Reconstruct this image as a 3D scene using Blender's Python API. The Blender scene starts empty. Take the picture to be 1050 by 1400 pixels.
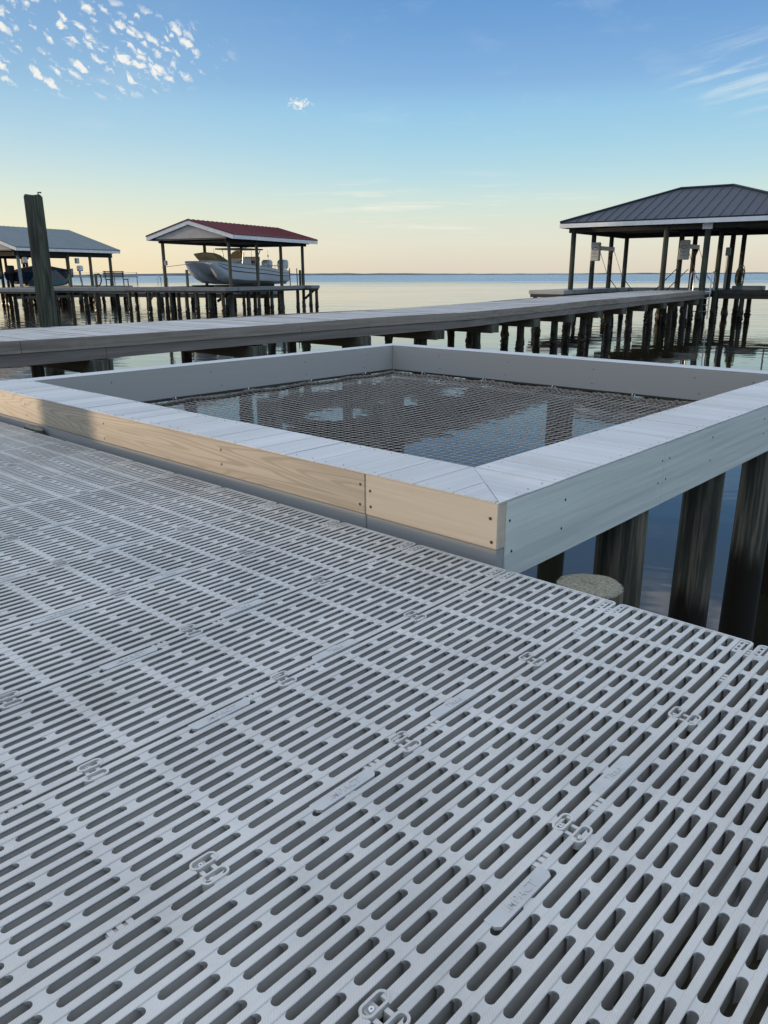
import bpy, bmesh, math, random
from math import sin, cos, pi, radians, sqrt, atan2
from mathutils import Vector, Matrix

random.seed(7)
scene = bpy.context.scene
COL = scene.collection

# ------------------------------------------------------------------ camera
cam_d = bpy.data.cameras.new('camera')
cam = bpy.data.objects.new('camera', cam_d)
COL.objects.link(cam)
scene.camera = cam
cam_d.sensor_fit = 'VERTICAL'
cam_d.sensor_height = 36.0
cam_d.lens = 36.0 * 1057.0 / 1400.0
cam_d.clip_start = 0.05
cam_d.clip_end = 60000
YAW, PITCH, ROLL = radians(-42.716), radians(17.051), radians(-0.184)
fw = Vector((sin(YAW) * cos(PITCH), cos(YAW) * cos(PITCH), -sin(PITCH)))
rt = Vector((cos(YAW), -sin(YAW), 0))
up = rt.cross(fw)
r2 = cos(ROLL) * rt + sin(ROLL) * up
u2 = -sin(ROLL) * rt + cos(ROLL) * up
cam.matrix_world = Matrix(((r2.x, u2.x, -fw.x, 0.7345), (r2.y, u2.y, -fw.y, -1.6085),
                           (r2.z, u2.z, -fw.z, 0.7401), (0, 0, 0, 1)))

# ------------------------------------------------------------------ sun, sky, exposure
SUN_EL = radians(1.3)
SUN_AZ = atan2(-0.906, -0.423)                 # measured from +Y towards +X
to_sun = Vector((sin(SUN_AZ) * cos(SUN_EL), cos(SUN_AZ) * cos(SUN_EL), sin(SUN_EL)))
sun_d = bpy.data.lights.new('sun', 'SUN')
sun_d.energy = 2.8
sun_d.angle = radians(0.3)
sun_d.color = (1.0, 0.73, 0.46)
sun = bpy.data.objects.new('sun', sun_d)
COL.objects.link(sun)
sun.rotation_euler = to_sun.to_track_quat('Z', 'Y').to_euler()

scene.view_settings.view_transform = 'Standard'
scene.view_settings.look = 'None'
scene.view_settings.gamma = 1.0
scene.view_settings.exposure = 0.0

world = bpy.data.worlds.new('World')
scene.world = world
world.use_nodes = True


class NT:
    """small helper to chain shader nodes"""
    def __init__(self, tree):
        self.t = tree
        self.n = tree.nodes
        self.l = tree.links

    def node(self, kind, **kw):
        n = self.n.new(kind)
        for k, v in kw.items():
            setattr(n, k, v)
        return n

    def put(self, sock, v):
        if isinstance(v, bpy.types.NodeSocket):
            self.l.new(v, sock)
        else:
            sock.default_value = v

    def math(self, op, a, b=0.0, c=0.0, clamp=False):
        n = self.node('ShaderNodeMath', operation=op, use_clamp=clamp)
        self.put(n.inputs[0], a)
        self.put(n.inputs[1], b)
        self.put(n.inputs[2], c)
        return n.outputs[0]

    def step(self, x, a, b):
        n = self.node('ShaderNodeMapRange', interpolation_type='SMOOTHSTEP')
        self.put(n.inputs[0], x)
        self.put(n.inputs[1], a)
        self.put(n.inputs[2], b)
        return n.outputs[0]

    def mix(self, f, a, b, mode='MIX'):
        n = self.node('ShaderNodeMix', data_type='RGBA', blend_type=mode)
        self.put(n.inputs[0], f)
        self.put(n.inputs[6], a)
        self.put(n.inputs[7], b)
        return n.outputs[2]

    def ramp(self, f, stops, interp='LINEAR'):
        n = self.node('ShaderNodeValToRGB')
        e = n.color_ramp.elements
        n.color_ramp.interpolation = interp
        while len(e) > 1:
            e.remove(e[-1])
        e[0].position, e[0].color = stops[0][0], (*stops[0][1], 1)
        for p, c in stops[1:]:
            k = e.new(p)
            k.color = (*c, 1)
        self.put(n.inputs[0], f)
        return n.outputs[0]

    def noise(self, vec, scale, detail=2.0, rough=0.5, dist=0.0):
        n = self.node('ShaderNodeTexNoise')
        if vec is not None:
            self.put(n.inputs['Vector'], vec)
        n.inputs['Scale'].default_value = scale
        n.inputs['Detail'].default_value = detail
        n.inputs['Roughness'].default_value = rough
        n.inputs['Distortion'].default_value = dist
        return n.outputs['Fac']

    def scale(self, vec, s, rot=(0, 0, 0), loc=(0, 0, 0)):
        n = self.node('ShaderNodeMapping')
        self.put(n.inputs[0], vec)
        n.inputs['Location'].default_value = loc
        n.inputs['Rotation'].default_value = rot
        n.inputs['Scale'].default_value = s
        return n.outputs[0]

    def xyz(self, x, y, z):
        n = self.node('ShaderNodeCombineXYZ')
        self.put(n.inputs[0], x)
        self.put(n.inputs[1], y)
        self.put(n.inputs[2], z)
        return n.outputs[0]

    def sep(self, v):
        n = self.node('ShaderNodeSeparateXYZ')
        self.put(n.inputs[0], v)
        return n.outputs


def lin(r, g, b):
    f = lambda c: (c / 255 / 12.92) if c / 255 <= 0.04045 else ((c / 255 + 0.055) / 1.055) ** 2.4
    return (f(r), f(g), f(b))



def build_world():
    w = NT(world.node_tree)
    w.n.clear()
    out = w.node('ShaderNodeOutputWorld')
    bg = w.node('ShaderNodeBackground')
    w.l.new(bg.outputs[0], out.inputs[0])
    sky = w.node('ShaderNodeTexSky')
    sky.sky_type = 'NISHITA'
    sky.sun_disc = False
    sky.sun_elevation = SUN_EL
    sky.sun_rotation = SUN_AZ
    tc = w.node('ShaderNodeTexCoord')
    d = tc.outputs['Generated']
    x, y, z = w.sep(d)
    hl = w.math('SQRT', w.math('ADD', w.math('MULTIPLY', x, x), w.math('MULTIPLY', y, y)))
    el = w.math('MULTIPLY', w.math('ARCTAN2', z, hl), 180 / pi)
    az = w.math('SUBTRACT', w.math('MULTIPLY', w.math('ARCTAN2', x, y), 180 / pi), math.degrees(YAW))
    sh = Vector((to_sun.x, to_sun.y)).normalized()
    dots = w.math('ADD', w.math('MULTIPLY', x, sh.x), w.math('MULTIPLY', y, sh.y))
    dh = w.math('DIVIDE', dots, w.math('MAXIMUM', hl, 0.001))
    t = w.math('DIVIDE', w.math('MAXIMUM', el, 0.0), 90.0, clamp=True)
    E_ = lambda e: e / 90.0
    UP = [(E_(22), (0.24, 0.40, 0.66)), (E_(30), (0.50, 0.65, 0.90)), (E_(45), (0.84, 0.96, 1.15)), (1.0, (0.96, 1.06, 1.22))]
    mid = w.ramp(t, [(0.0, lin(221, 211, 193)), (E_(1.0), lin(226, 219, 201)), (E_(2.1), lin(227, 226, 209)), (E_(3.6), lin(219, 228, 214)),
                     (E_(4.9), lin(206, 227, 222)), (E_(6.3), lin(186, 220, 229)), (E_(8.3), lin(166, 210, 231)),
                     (E_(10.4), lin(150, 199, 231)), (E_(12.0), lin(134, 180, 224)), (E_(14.5), lin(117, 165, 216)),
                     (E_(16.8), lin(102, 154, 209))] + UP)
    left = w.ramp(t, [(0.0, lin(248, 228, 184)), (E_(1.7), lin(249, 236, 200)), (E_(3.4), lin(235, 234, 208)),
                      (E_(5.4), lin(216, 230, 220)), (E_(7), lin(198, 222, 227)), (E_(8.6), lin(180, 213, 229)), (E_(10.4), lin(165, 203, 228)),
                      (E_(12.0), lin(150, 190, 222)), (E_(14.5), lin(137, 178, 217)), (E_(16.8), lin(128, 169, 211))] + UP)
    f = w.step(dh, 0.22, 0.78)
    c = w.mix(f, mid, left)
    # warm glow around the low sun, outside the frame to the left
    glow = w.math('MULTIPLY', w.step(dh, 0.72, 1.0), w.math('SUBTRACT', 1.0, w.step(el, 2.0, 22.0)))
    c = w.mix(glow, c, (1.5, 1.12, 0.66, 1))
    # physical sky keeps a small share of the light
    c = w.mix(0.012, c, sky.outputs[0])
    # small altocumulus puffs, upper left
    pv = w.xyz(az, el, 0.0)
    wob = w.node('ShaderNodeTexNoise')
    wob.inputs['Scale'].default_value = 0.9
    wob.inputs['Detail'].default_value = 3.0
    w.l.new(pv, wob.inputs['Vector'])
    wv = w.node('ShaderNodeVectorMath', operation='MULTIPLY_ADD')
    w.l.new(wob.outputs['Color'], wv.inputs[0])
    wv.inputs[1].default_value = (1.1, 0.75, 0)
    w.l.new(pv, wv.inputs[2])
    vm = w.scale(w.scale(wv.outputs[0], (1, 1, 1), rot=(0, 0, radians(33))), (0.31, 0.76, 1), loc=(0.35, 0.1, 0))
    vor = w.node('ShaderNodeTexVoronoi')
    vor.inputs['Scale'].default_value = 3.5
    vor.inputs['Randomness'].default_value = 0.9
    w.l.new(vm, vor.inputs['Vector'])
    rnd = w.sep(vor.outputs['Color'])[0]
    fine = w.noise(wv.outputs[0], 4.2, 4.0, 0.65)
    body = w.math('SUBTRACT', w.math('SUBTRACT', w.math('MULTIPLY', rnd, 0.76), vor.outputs['Distance']),
                  w.math('MULTIPLY', w.math('SUBTRACT', fine, 0.5), 1.1))
    ex = w.math('DIVIDE', w.math('ADD', az, 20.0), 10.4)
    ey = w.math('DIVIDE', w.math('SUBTRACT', el, 13.3), 2.8)
    er = w.math('ADD', w.math('MULTIPLY', ex, ex), w.math('MULTIPLY', ey, ey))
    msk = w.math('SUBTRACT', 1.0, w.step(er, 0.55, 1.1))
    puff = w.math('MULTIPLY', w.step(body, -0.05, 0.5), msk)
    # one or two stray puffs right of the group
    ex2 = w.math('DIVIDE', w.math('ADD', az, 5.6), 1.1)
    ey2 = w.math('DIVIDE', w.math('SUBTRACT', el, 10.75), 0.5)
    er2 = w.math('SQRT', w.math('ADD', w.math('MULTIPLY', ex2, ex2), w.math('MULTIPLY', ey2, ey2)))
    puff2 = w.step(w.math('SUBTRACT', w.math('SUBTRACT', 0.95, er2), w.math('MULTIPLY', w.math('SUBTRACT', fine, 0.42), 3.2)), 0.0, 0.7)
    puff = w.math('MAXIMUM', puff, puff2)
    c = w.mix(w.math('MULTIPLY', puff, 0.92), c, (*lin(250, 248, 240), 1))
    # cirrus streaks
    cv = w.scale(w.scale(pv, (1, 1, 1), rot=(0, 0, radians(-11))), (0.13, 1.25, 1))
    ci = w.noise(cv, 1.0, 6.0, 0.62, 0.5)
    soft = w.noise(w.scale(pv, (0.09, 0.22, 1), loc=(3, 1, 0)), 1.0, 2.0)
    ex = w.math('DIVIDE', w.math('SUBTRACT', az, 25.0), 7.5)
    ey = w.math('DIVIDE', w.math('SUBTRACT', el, 11.6), 2.6)
    er = w.math('ADD', w.math('MULTIPLY', ex, ex), w.math('MULTIPLY', ey, ey))
    cm = w.math('SUBTRACT', 1.0, w.step(er, 0.1, 1.2))
    streak = w.math('MULTIPLY', w.step(ci, 0.44, 0.70), cm)
    c = w.mix(w.math('MULTIPLY', streak, 0.62), c, (*lin(214, 230, 238), 1))
    # low bands near the horizon
    bv = w.scale(pv, (0.11, 1.7, 1), rot=(0, 0, radians(3)), loc=(0.7, 0.4, 0))
    bn = w.noise(bv, 1.0, 5.0, 0.6, 0.3)
    ex = w.math('DIVIDE', w.math('SUBTRACT', az, 4.0), 13.0)
    ey = w.math('DIVIDE', w.math('SUBTRACT', el, 4.4), 2.4)
    er = w.math('ADD', w.math('MULTIPLY', ex, ex), w.math('MULTIPLY', ey, ey))
    bm = w.math('SUBTRACT', 1.0, w.step(er, 0.2, 1.1))
    band = w.math('MULTIPLY', w.step(bn, 0.50, 0.74), bm)
    c = w.mix(w.math('MULTIPLY', band, 0.75), c, (*lin(246, 242, 226), 1))
    # faint veil everywhere, larger clouds overhead (seen in the water only)
    veil = w.math('MULTIPLY', w.step(w.noise(w.scale(pv, (0.16, 0.4, 1), rot=(0, 0, 0.4)), 1.0, 5.0, 0.6), 0.52, 0.8),
                  w.math('MULTIPLY', w.step(el, 6.0, 9.0), 0.16))
    c = w.mix(veil, c, (*lin(225, 235, 242), 1))
    over = w.math('MULTIPLY', w.step(w.noise(w.scale(pv, (0.07, 0.15, 1), rot=(0, 0, 0.5)), 1.0, 5.0, 0.55), 0.5, 0.66), w.step(el, 18.0, 24.0))
    c = w.mix(over, c, (1.25, 1.27, 1.36, 1))
    w.l.new(c, bg.inputs[0])
    bg.inputs[1].default_value = 1.0


build_world()

scene.cycles.max_bounces = 6
scene.cycles.diffuse_bounces = 3
scene.cycles.glossy_bounces = 4
scene.cycles.transmission_bounces = 3
scene.cycles.use_adaptive_sampling = True
scene.cycles.adaptive_threshold = 0.015

# ------------------------------------------------------------------ materials
MATS = {}


def mat(name, base, rough=0.6, metal=0.0, spec=0.4, var=0.0, vscale=3.0, vstretch=(1, 1, 1), bump=0.0, bscale=30.0,
        bstretch=(1, 1, 1), dark=None):
    """plain surface with uneven tone and a little relief"""
    if name in MATS:
        return MATS[name]
    m = bpy.data.materials.new(name)
    m.use_nodes = True
    w = NT(m.node_tree)
    b = w.n['Principled BSDF']
    b.inputs['Roughness'].default_value = rough
    b.inputs['Metallic'].default_value = metal
    b.inputs['Specular IOR Level'].default_value = spec
    tc = w.node('ShaderNodeTexCoord').outputs['Object']
    if var > 0:
        n1 = w.noise(w.scale(tc, vstretch), vscale, 5.0, 0.6)
        f = w.step(n1, 0.3, 0.7)
        lo = tuple(c * (1 - var) for c in base) if dark is None else dark
        hi = tuple(min(1, c * (1 + var * 0.5)) for c in base)
        w.l.new(w.mix(f, (*lo, 1), (*hi, 1)), b.inputs['Base Color'])
    else:
        b.inputs['Base Color'].default_value = (*base, 1)
    if bump > 0:
        bn = w.node('ShaderNodeBump')
        bn.inputs['Strength'].default_value = 0.6
        bn.inputs['Distance'].default_value = bump
        w.l.new(w.noise(w.scale(tc, bstretch), bscale, 4.0, 0.6), bn.inputs['Height'])
        w.l.new(bn.outputs[0], b.inputs['Normal'])
    MATS[name] = m
    return m


def wood(name, base, dark, axis='x', rough=0.65, grain=0.5, flame=0.0, spec=0.3, freq=1.0, bump=0.0006, blotch=None, blot_amt=0.0, board=None):
    """long grain along one axis, with contour-like flame figure and blotches"""
    if name in MATS:
        return MATS[name]
    m = bpy.data.materials.new(name)
    m.use_nodes = True
    w = NT(m.node_tree)
    b = w.n['Principled BSDF']
    b.inputs['Roughness'].default_value = rough
    b.inputs['Specular IOR Level'].default_value = spec
    tc = w.node('ShaderNodeTexCoord').outputs['Object']
    long, cross = 1.2 * freq, 45.0 * freq
    sc = {'x': (long, cross, cross), 'y': (cross, long, cross), 'z': (cross, cross, long)}[axis]
    fine = w.noise(w.scale(tc, sc), 1.0, 5.0, 0.65)
    broad = w.noise(w.scale(tc, tuple(v * 0.16 for v in sc)), 1.0, 3.0, 0.5)
    g = w.math('ADD', w.math('MULTIPLY', fine, 0.6), w.math('MULTIPLY', broad, 0.4))
    f = w.math('MULTIPLY', w.step(g, 0.35, 0.68), grain)
    if flame > 0:
        sl = {'x': (0.5, 7.0, 8.0), 'y': (5.0, 0.55, 5.0), 'z': (5.0, 5.0, 0.55)}[axis]
        fl = w.noise(w.scale(tc, sl, loc=(1.3, 0.4, 0.2)), 1.0, 1.5, 0.4)
        rings = w.math('SINE', w.math('MULTIPLY', fl, 210.0))
        rr = w.math('MULTIPLY', w.step(rings, -0.1, 1.0), flame * 0.75)
        f = w.math('MAXIMUM', f, rr)
    c = w.mix(f, (*base, 1), (*dark, 1))
    if blotch is not None:
        bl = w.step(w.noise(tc, 2.2, 5.0, 0.65), 0.5, 0.72)
        c = w.mix(w.math('MULTIPLY', bl, blot_amt), c, (*blotch, 1))
    if board is not None:               # every board in the row has its own tone
        ax, pitch, off, amt = board
        k = w.math('FLOOR', w.math('DIVIDE', w.math('SUBTRACT', w.sep(tc)[ax], off), pitch))
        wn = w.node('ShaderNodeTexWhiteNoise', noise_dimensions='1D')
        w.l.new(k, wn.inputs['W'])
        tone = w.math('ADD', 1.0 - amt, w.math('MULTIPLY', wn.outputs['Value'], 2 * amt))
        hs = w.node('ShaderNodeHueSaturation')
        w.l.new(tone, hs.inputs['Value'])
        w.l.new(c, hs.inputs['Color'])
        c = hs.outputs[0]
    w.l.new(c, b.inputs['Base Color'])
    if bump > 0:
        bn = w.node('ShaderNodeBump')
        bn.inputs['Strength'].default_value = 0.7
        bn.inputs['Distance'].default_value = bump
        bn.invert = True
        w.l.new(f, bn.inputs['Height'])
        w.l.new(bn.outputs[0], b.inputs['Normal'])
    MATS[name] = m
    return m


def pile_mat(name, base, dark, wet_z, wet):
    """round timber: vertical checks, wet growth near the water (world height)"""
    if name in MATS:
        return MATS[name]
    m = bpy.data.materials.new(name)
    m.use_nodes = True
    w = NT(m.node_tree)
    b = w.n['Principled BSDF']
    b.inputs['Specular IOR Level'].default_value = 0.25
    tc = w.node('ShaderNodeTexCoord').outputs['Object']
    gp = w.node('ShaderNodeNewGeometry').outputs['Position']
    fine = w.noise(w.scale(tc, (40, 40, 1.6)), 1.0, 5.0, 0.65)
    broad = w.noise(w.scale(tc, (9, 9, 1.0)), 1.0, 4.0, 0.6)
    c = w.mix(w.step(fine, 0.42, 0.60), (*dark, 1), (*base, 1))
    c = w.mix(w.math('MULTIPLY', w.step(broad, 0.46, 0.66), 0.75), c, (dark[0] * 0.45, dark[1] * 0.45, dark[2] * 0.45, 1))
    z = w.sep(gp)[2]
    zz = w.math('ADD', z, w.math('MULTIPLY', w.math('SUBTRACT', broad, 0.5), 0.55))
    low = w.math('SUBTRACT', 1.0, w.step(zz, wet_z - 0.08, wet_z + 0.1))
    c = w.mix(low, c, (*wet, 1))
    w.l.new(c, b.inputs['Base Color'])
    w.l.new(w.math('SUBTRACT', 0.8, w.math('MULTIPLY', low, 0.4)), b.inputs['Roughness'])
    bn = w.node('ShaderNodeBump')
    bn.inputs['Strength'].default_value = 0.7
    bn.inputs['Distance'].default_value = 0.004
    w.l.new(fine, bn.inputs['Height'])
    w.l.new(bn.outputs[0], b.inputs['Normal'])
    MATS[name] = m
    return m


def water_mat():
    m = bpy.data.materials.new('water')
    m.use_nodes = True
    w = NT(m.node_tree)
    b = w.n['Principled BSDF']
    b.inputs['IOR'].default_value = 1.34
    b.inputs['Specular IOR Level'].default_value = 0.9
    gp = w.node('ShaderNodeNewGeometry').outputs['Position']
    x, y, z = w.sep(gp)
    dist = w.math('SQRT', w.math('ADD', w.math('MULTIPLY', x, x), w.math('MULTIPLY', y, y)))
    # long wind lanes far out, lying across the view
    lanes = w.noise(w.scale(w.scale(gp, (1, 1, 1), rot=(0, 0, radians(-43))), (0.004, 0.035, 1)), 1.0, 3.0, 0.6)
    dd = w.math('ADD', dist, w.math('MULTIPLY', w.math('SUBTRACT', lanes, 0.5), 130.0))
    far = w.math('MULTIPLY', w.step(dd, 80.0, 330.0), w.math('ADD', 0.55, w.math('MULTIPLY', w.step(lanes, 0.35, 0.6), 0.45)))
    w.l.new(w.mix(far, (0.012, 0.012, 0.007, 1), (0.20, 0.30, 0.38, 1)), b.inputs['Base Color'])  # far base colour carries the pale blue of reflected sky
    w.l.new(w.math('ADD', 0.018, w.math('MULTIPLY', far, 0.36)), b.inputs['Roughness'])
    n1 = w.noise(w.scale(w.scale(gp, (1, 1, 1), rot=(0, 0, radians(-30))), (0.55, 1.5, 1)), 1.0, 3.0, 0.5, 0.3)
    n2 = w.noise(w.scale(gp, (0.14, 0.3, 1), rot=(0, 0, 0.6)), 1.0, 2.0, 0.5)
    calm = w.step(w.noise(w.scale(gp, (0.05, 0.05, 1), rot=(0, 0, 0.3)), 1.0, 2.0, 0.5), 0.35, 0.65)
    h = w.math('ADD', w.math('MULTIPLY', n1, w.math('ADD', 0.35, w.math('MULTIPLY', calm, 0.65))), w.math('MULTIPLY', n2, 1.6))
    bn = w.node('ShaderNodeBump')
    bn.inputs['Strength'].default_value = 1.0
    w.l.new(w.math('ADD', w.math('ADD', 0.006, w.math('MULTIPLY', w.step(dist, 10.0, 60.0), 0.045)), w.math('MULTIPLY', far, 0.10)), bn.inputs['Distance'])
    w.l.new(h, bn.inputs['Height'])
    w.l.new(bn.outputs[0], b.inputs['Normal'])
    return m


def deck_mat():
    """light grey moulded plastic: fine slanting tread ridges, scuffs, dust"""
    m = bpy.data.materials.new('grey_plastic')
    m.use_nodes = True
    w = NT(m.node_tree)
    b = w.n['Principled BSDF']
    tc = w.node('ShaderNodeTexCoord').outputs['Object']
    gp = w.node('ShaderNodeNewGeometry').outputs['Position']
    n = w.noise(gp, 3.0, 6.0, 0.65)
    s2 = w.noise(w.scale(gp, (60, 7, 30)), 1.0, 4.0, 0.6)
    c = w.mix(w.step(n, 0.3, 0.72), (0.42, 0.415, 0.395, 1), (0.56, 0.555, 0.53, 1))
    oi = w.node('ShaderNodeObjectInfo').outputs['Random']
    hs = w.node('ShaderNodeHueSaturation')
    w.l.new(w.math('ADD', 0.95, w.math('MULTIPLY', oi, 0.13)), hs.inputs['Value'])
    w.l.new(c, hs.inputs['Color'])
    c = hs.outputs[0]
    st = w.step(w.noise(w.scale(gp, (1.0, 1.3, 1)), 2.1, 7.0, 0.72, 0.6), 0.54, 0.74)
    c = w.mix(w.math('MULTIPLY', st, 0.45), c, (0.30, 0.28, 0.24, 1))
    c = w.mix(w.math('MULTIPLY', w.step(s2, 0.55, 0.75), 0.22), c, (0.31, 0.295, 0.27, 1))
    sp = w.node('ShaderNodeTexVoronoi')
    sp.inputs['Scale'].default_value = 55.0
    w.l.new(gp, sp.inputs['Vector'])
    speck = w.math('SUBTRACT', 1.0, w.step(sp.outputs['Distance'], 0.05, 0.11))
    keep = w.step(w.sep(sp.outputs['Color'])[0], 0.86, 0.9)
    c = w.mix(w.math('MULTIPLY', speck, w.math('MULTIPLY', keep, 0.8)), c, (0.62, 0.63, 0.63, 1))
    w.l.new(c, b.inputs['Base Color'])
    b.inputs['Roughness'].default_value = 0.36
    b.inputs['Specular IOR Level'].default_value = 0.6
    x, y, z = w.sep(tc)
    hatch = w.math('SINE', w.math('MULTIPLY', w.math('ADD', x, w.math('MULTIPLY', y, 1.0)), 2 * pi / 0.0042))
    top = w.step(z, -0.0012, -0.0004)
    hb = w.math('MULTIPLY', w.math('MULTIPLY', hatch, 0.5), top)
    bn = w.node('ShaderNodeBump')
    bn.inputs['Strength'].default_value = 0.55
    bn.inputs['Distance'].default_value = 0.0007
    w.l.new(w.math('ADD', hb, w.math('MULTIPLY', n, 0.8)), bn.inputs['Height'])
    w.l.new(bn.outputs[0], b.inputs['Normal'])
    MATS['grey_plastic'] = m
    return m


M_DECK = deck_mat()
M_PLATE = mat('smooth_grey_plastic', (0.46, 0.465, 0.46), 0.35, var=0.08, vscale=20)
M_CLIPIN = mat('recess_grey_plastic', (0.10, 0.11, 0.12), 0.5)
M_STEEL = mat('stainless_steel', (0.62, 0.63, 0.64), 0.28, metal=1.0)
M_FASCIA_X = wood('painted_board_x_dimmed', (0.48, 0.415, 0.33), (0.23, 0.195, 0.145), 'x', 0.55, 0.6, 0.75, bump=0.0004)  # darker base than the end piece stands for the long board's dimmer light
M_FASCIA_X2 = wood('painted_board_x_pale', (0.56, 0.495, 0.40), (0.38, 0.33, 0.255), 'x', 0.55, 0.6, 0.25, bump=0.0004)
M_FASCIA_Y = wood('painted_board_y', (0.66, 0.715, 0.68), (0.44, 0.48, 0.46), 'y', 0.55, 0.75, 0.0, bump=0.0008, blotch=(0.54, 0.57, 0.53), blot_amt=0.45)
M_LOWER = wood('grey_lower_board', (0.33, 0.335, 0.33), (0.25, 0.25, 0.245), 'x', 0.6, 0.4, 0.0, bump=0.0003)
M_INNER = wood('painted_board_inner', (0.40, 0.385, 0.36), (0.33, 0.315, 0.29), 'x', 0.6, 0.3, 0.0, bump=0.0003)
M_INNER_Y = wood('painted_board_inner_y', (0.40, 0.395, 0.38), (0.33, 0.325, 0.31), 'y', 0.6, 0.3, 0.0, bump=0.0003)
M_TOP_Y = wood('painted_top_y', (0.57, 0.58, 0.58), (0.40, 0.405, 0.40), 'y', 0.5, 0.6, 0.0, bump=0.0008, blotch=(0.47, 0.44, 0.39), blot_amt=0.4, board=(0, 0.1425, 1.785, 0.06))
M_TOP_X = wood('painted_top_x', (0.57, 0.58, 0.58), (0.40, 0.405, 0.40), 'x', 0.5, 0.6, 0.0, bump=0.0008, blotch=(0.47, 0.42, 0.35), blot_amt=0.5, board=(1, 0.1425, 0.0, 0.05))
M_NAIL = mat('nail_grey', (0.16, 0.15, 0.14), 0.6)
M_SCREW = mat('screw_dark', (0.05, 0.04, 0.035), 0.5, metal=0.3)
M_JOIST = wood('joist_wood', (0.15, 0.13, 0.08), (0.07, 0.06, 0.04), 'x', 0.8, 0.8)
M_BACKING = mat('dark_backing', (0.02, 0.019, 0.017), 0.8)
M_NET = mat('net_rope', (0.40, 0.37, 0.335), 0.85, var=0.3, vscale=60, bump=0.001, bscale=400)
M_BORDER = mat('border_rope', (0.20, 0.175, 0.15), 0.9, var=0.45, vscale=70, bump=0.004, bscale=160)
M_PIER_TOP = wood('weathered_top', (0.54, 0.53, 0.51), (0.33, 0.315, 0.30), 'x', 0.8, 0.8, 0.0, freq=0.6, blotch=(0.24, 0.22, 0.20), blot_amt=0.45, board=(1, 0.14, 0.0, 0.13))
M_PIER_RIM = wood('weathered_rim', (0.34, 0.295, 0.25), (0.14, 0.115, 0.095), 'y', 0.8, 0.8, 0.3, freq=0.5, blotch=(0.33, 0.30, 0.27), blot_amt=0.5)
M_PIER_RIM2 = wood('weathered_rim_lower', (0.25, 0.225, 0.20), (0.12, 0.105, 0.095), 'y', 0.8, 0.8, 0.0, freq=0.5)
M_CAP = wood('treated_cap', (0.15, 0.125, 0.09), (0.065, 0.055, 0.042), 'x', 0.8, 0.7, 0.2, freq=0.6)
M_CAPEND = mat('green_end_grain', (0.075, 0.105, 0.095), 0.8, var=0.3, vscale=20)
M_PILE = pile_mat('treated_pile', (0.17, 0.155, 0.115), (0.055, 0.058, 0.047), -0.70, (0.016, 0.013, 0.010))
M_PILE2 = pile_mat('old_pile', (0.13, 0.10, 0.07), (0.055, 0.045, 0.035), -0.64, (0.035, 0.024, 0.018))
M_PILE3 = pile_mat('green_pile', (0.095, 0.105, 0.075), (0.045, 0.05, 0.04), -0.82, (0.018, 0.016, 0.013))
M_PILETOP = mat('sawn_pile_top', (0.235, 0.225, 0.17), 0.85, var=0.4, vscale=130, bump=0.004, bscale=80)
M_DARKWOOD = wood('dark_wood', (0.10, 0.085, 0.07), (0.05, 0.042, 0.035), 'y', 0.85, 0.7, 0.0, freq=0.5)  # dark brown timber of deck frames, braces, bunks and the right-hand dock
M_GREYWOOD = wood('grey_wood', (0.27, 0.28, 0.28), (0.15, 0.155, 0.155), 'y', 0.8, 0.7, 0.0, freq=0.5)
M_POST = wood('post_wood', (0.12, 0.115, 0.085), (0.06, 0.058, 0.045), 'z', 0.85, 0.8, 0.0, freq=0.5)
M_ROOF_RED = mat('red_metal_roof', (0.15, 0.013, 0.018), 0.45, var=0.2, vscale=1.0, spec=0.4)
M_ROOF_DARK = mat('dark_metal_roof', (0.014, 0.023, 0.040), 0.5, var=0.2, vscale=0.8, spec=0.3)
M_ROOF_GREY = mat('blue_grey_metal_roof', (0.15, 0.185, 0.195), 0.6, var=0.08, vscale=0.8, spec=0.4)
M_TRIM = mat('white_trim', (0.78, 0.79, 0.80), 0.5, var=0.1)
M_GABLE = mat('gable_siding', (0.50, 0.45, 0.41), 0.7, var=0.1)
M_SOFFIT = mat('dark_soffit', (0.045, 0.042, 0.04), 0.8, var=0.2)
M_WHITE = mat('white_gelcoat', (0.66, 0.70, 0.76), 0.22, spec=0.5)
M_NAVY = mat('navy_paint', (0.015, 0.022, 0.045), 0.35)
M_TEAL = mat('teal_paint', (0.01, 0.06, 0.065), 0.35)
M_BLACK = mat('black_rubber', (0.015, 0.015, 0.016), 0.6)
M_CANVAS = mat('tan_canvas', (0.35, 0.27, 0.15), 0.85, var=0.2, vscale=6)
M_DKCANVAS = mat('grey_canvas', (0.07, 0.075, 0.085), 0.85, var=0.2, vscale=4)
M_ALU = mat('aluminium', (0.5, 0.51, 0.52), 0.35, metal=0.9)
M_GALV = mat('galvanised', (0.38, 0.39, 0.40), 0.5, metal=0.5, var=0.15)
M_BOXGREY = mat('lift_cover_plastic', (0.60, 0.60, 0.58), 0.5, var=0.06)
M_LOGO = mat('grey_lettering', (0.22, 0.23, 0.26), 0.6)
M_STRAP = mat('navy_strap', (0.02, 0.035, 0.07), 0.8)
M_HOSE = mat('yellow_hose', (0.36, 0.29, 0.13), 0.6)
M_HAZED_SHORE = mat('far_shore', (0.24, 0.27, 0.285), 0.95, var=0.3, vscale=0.004)  # lightened base puts the distance haze into the colour

# ------------------------------------------------------------------ mesh helpers


def cap_ring(p, r, n, ax=None):
    return [(p[0] + r * cos(2 * pi * i / n), p[1] + r * sin(2 * pi * i / n), p[2]) for i in range(n)]


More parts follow.
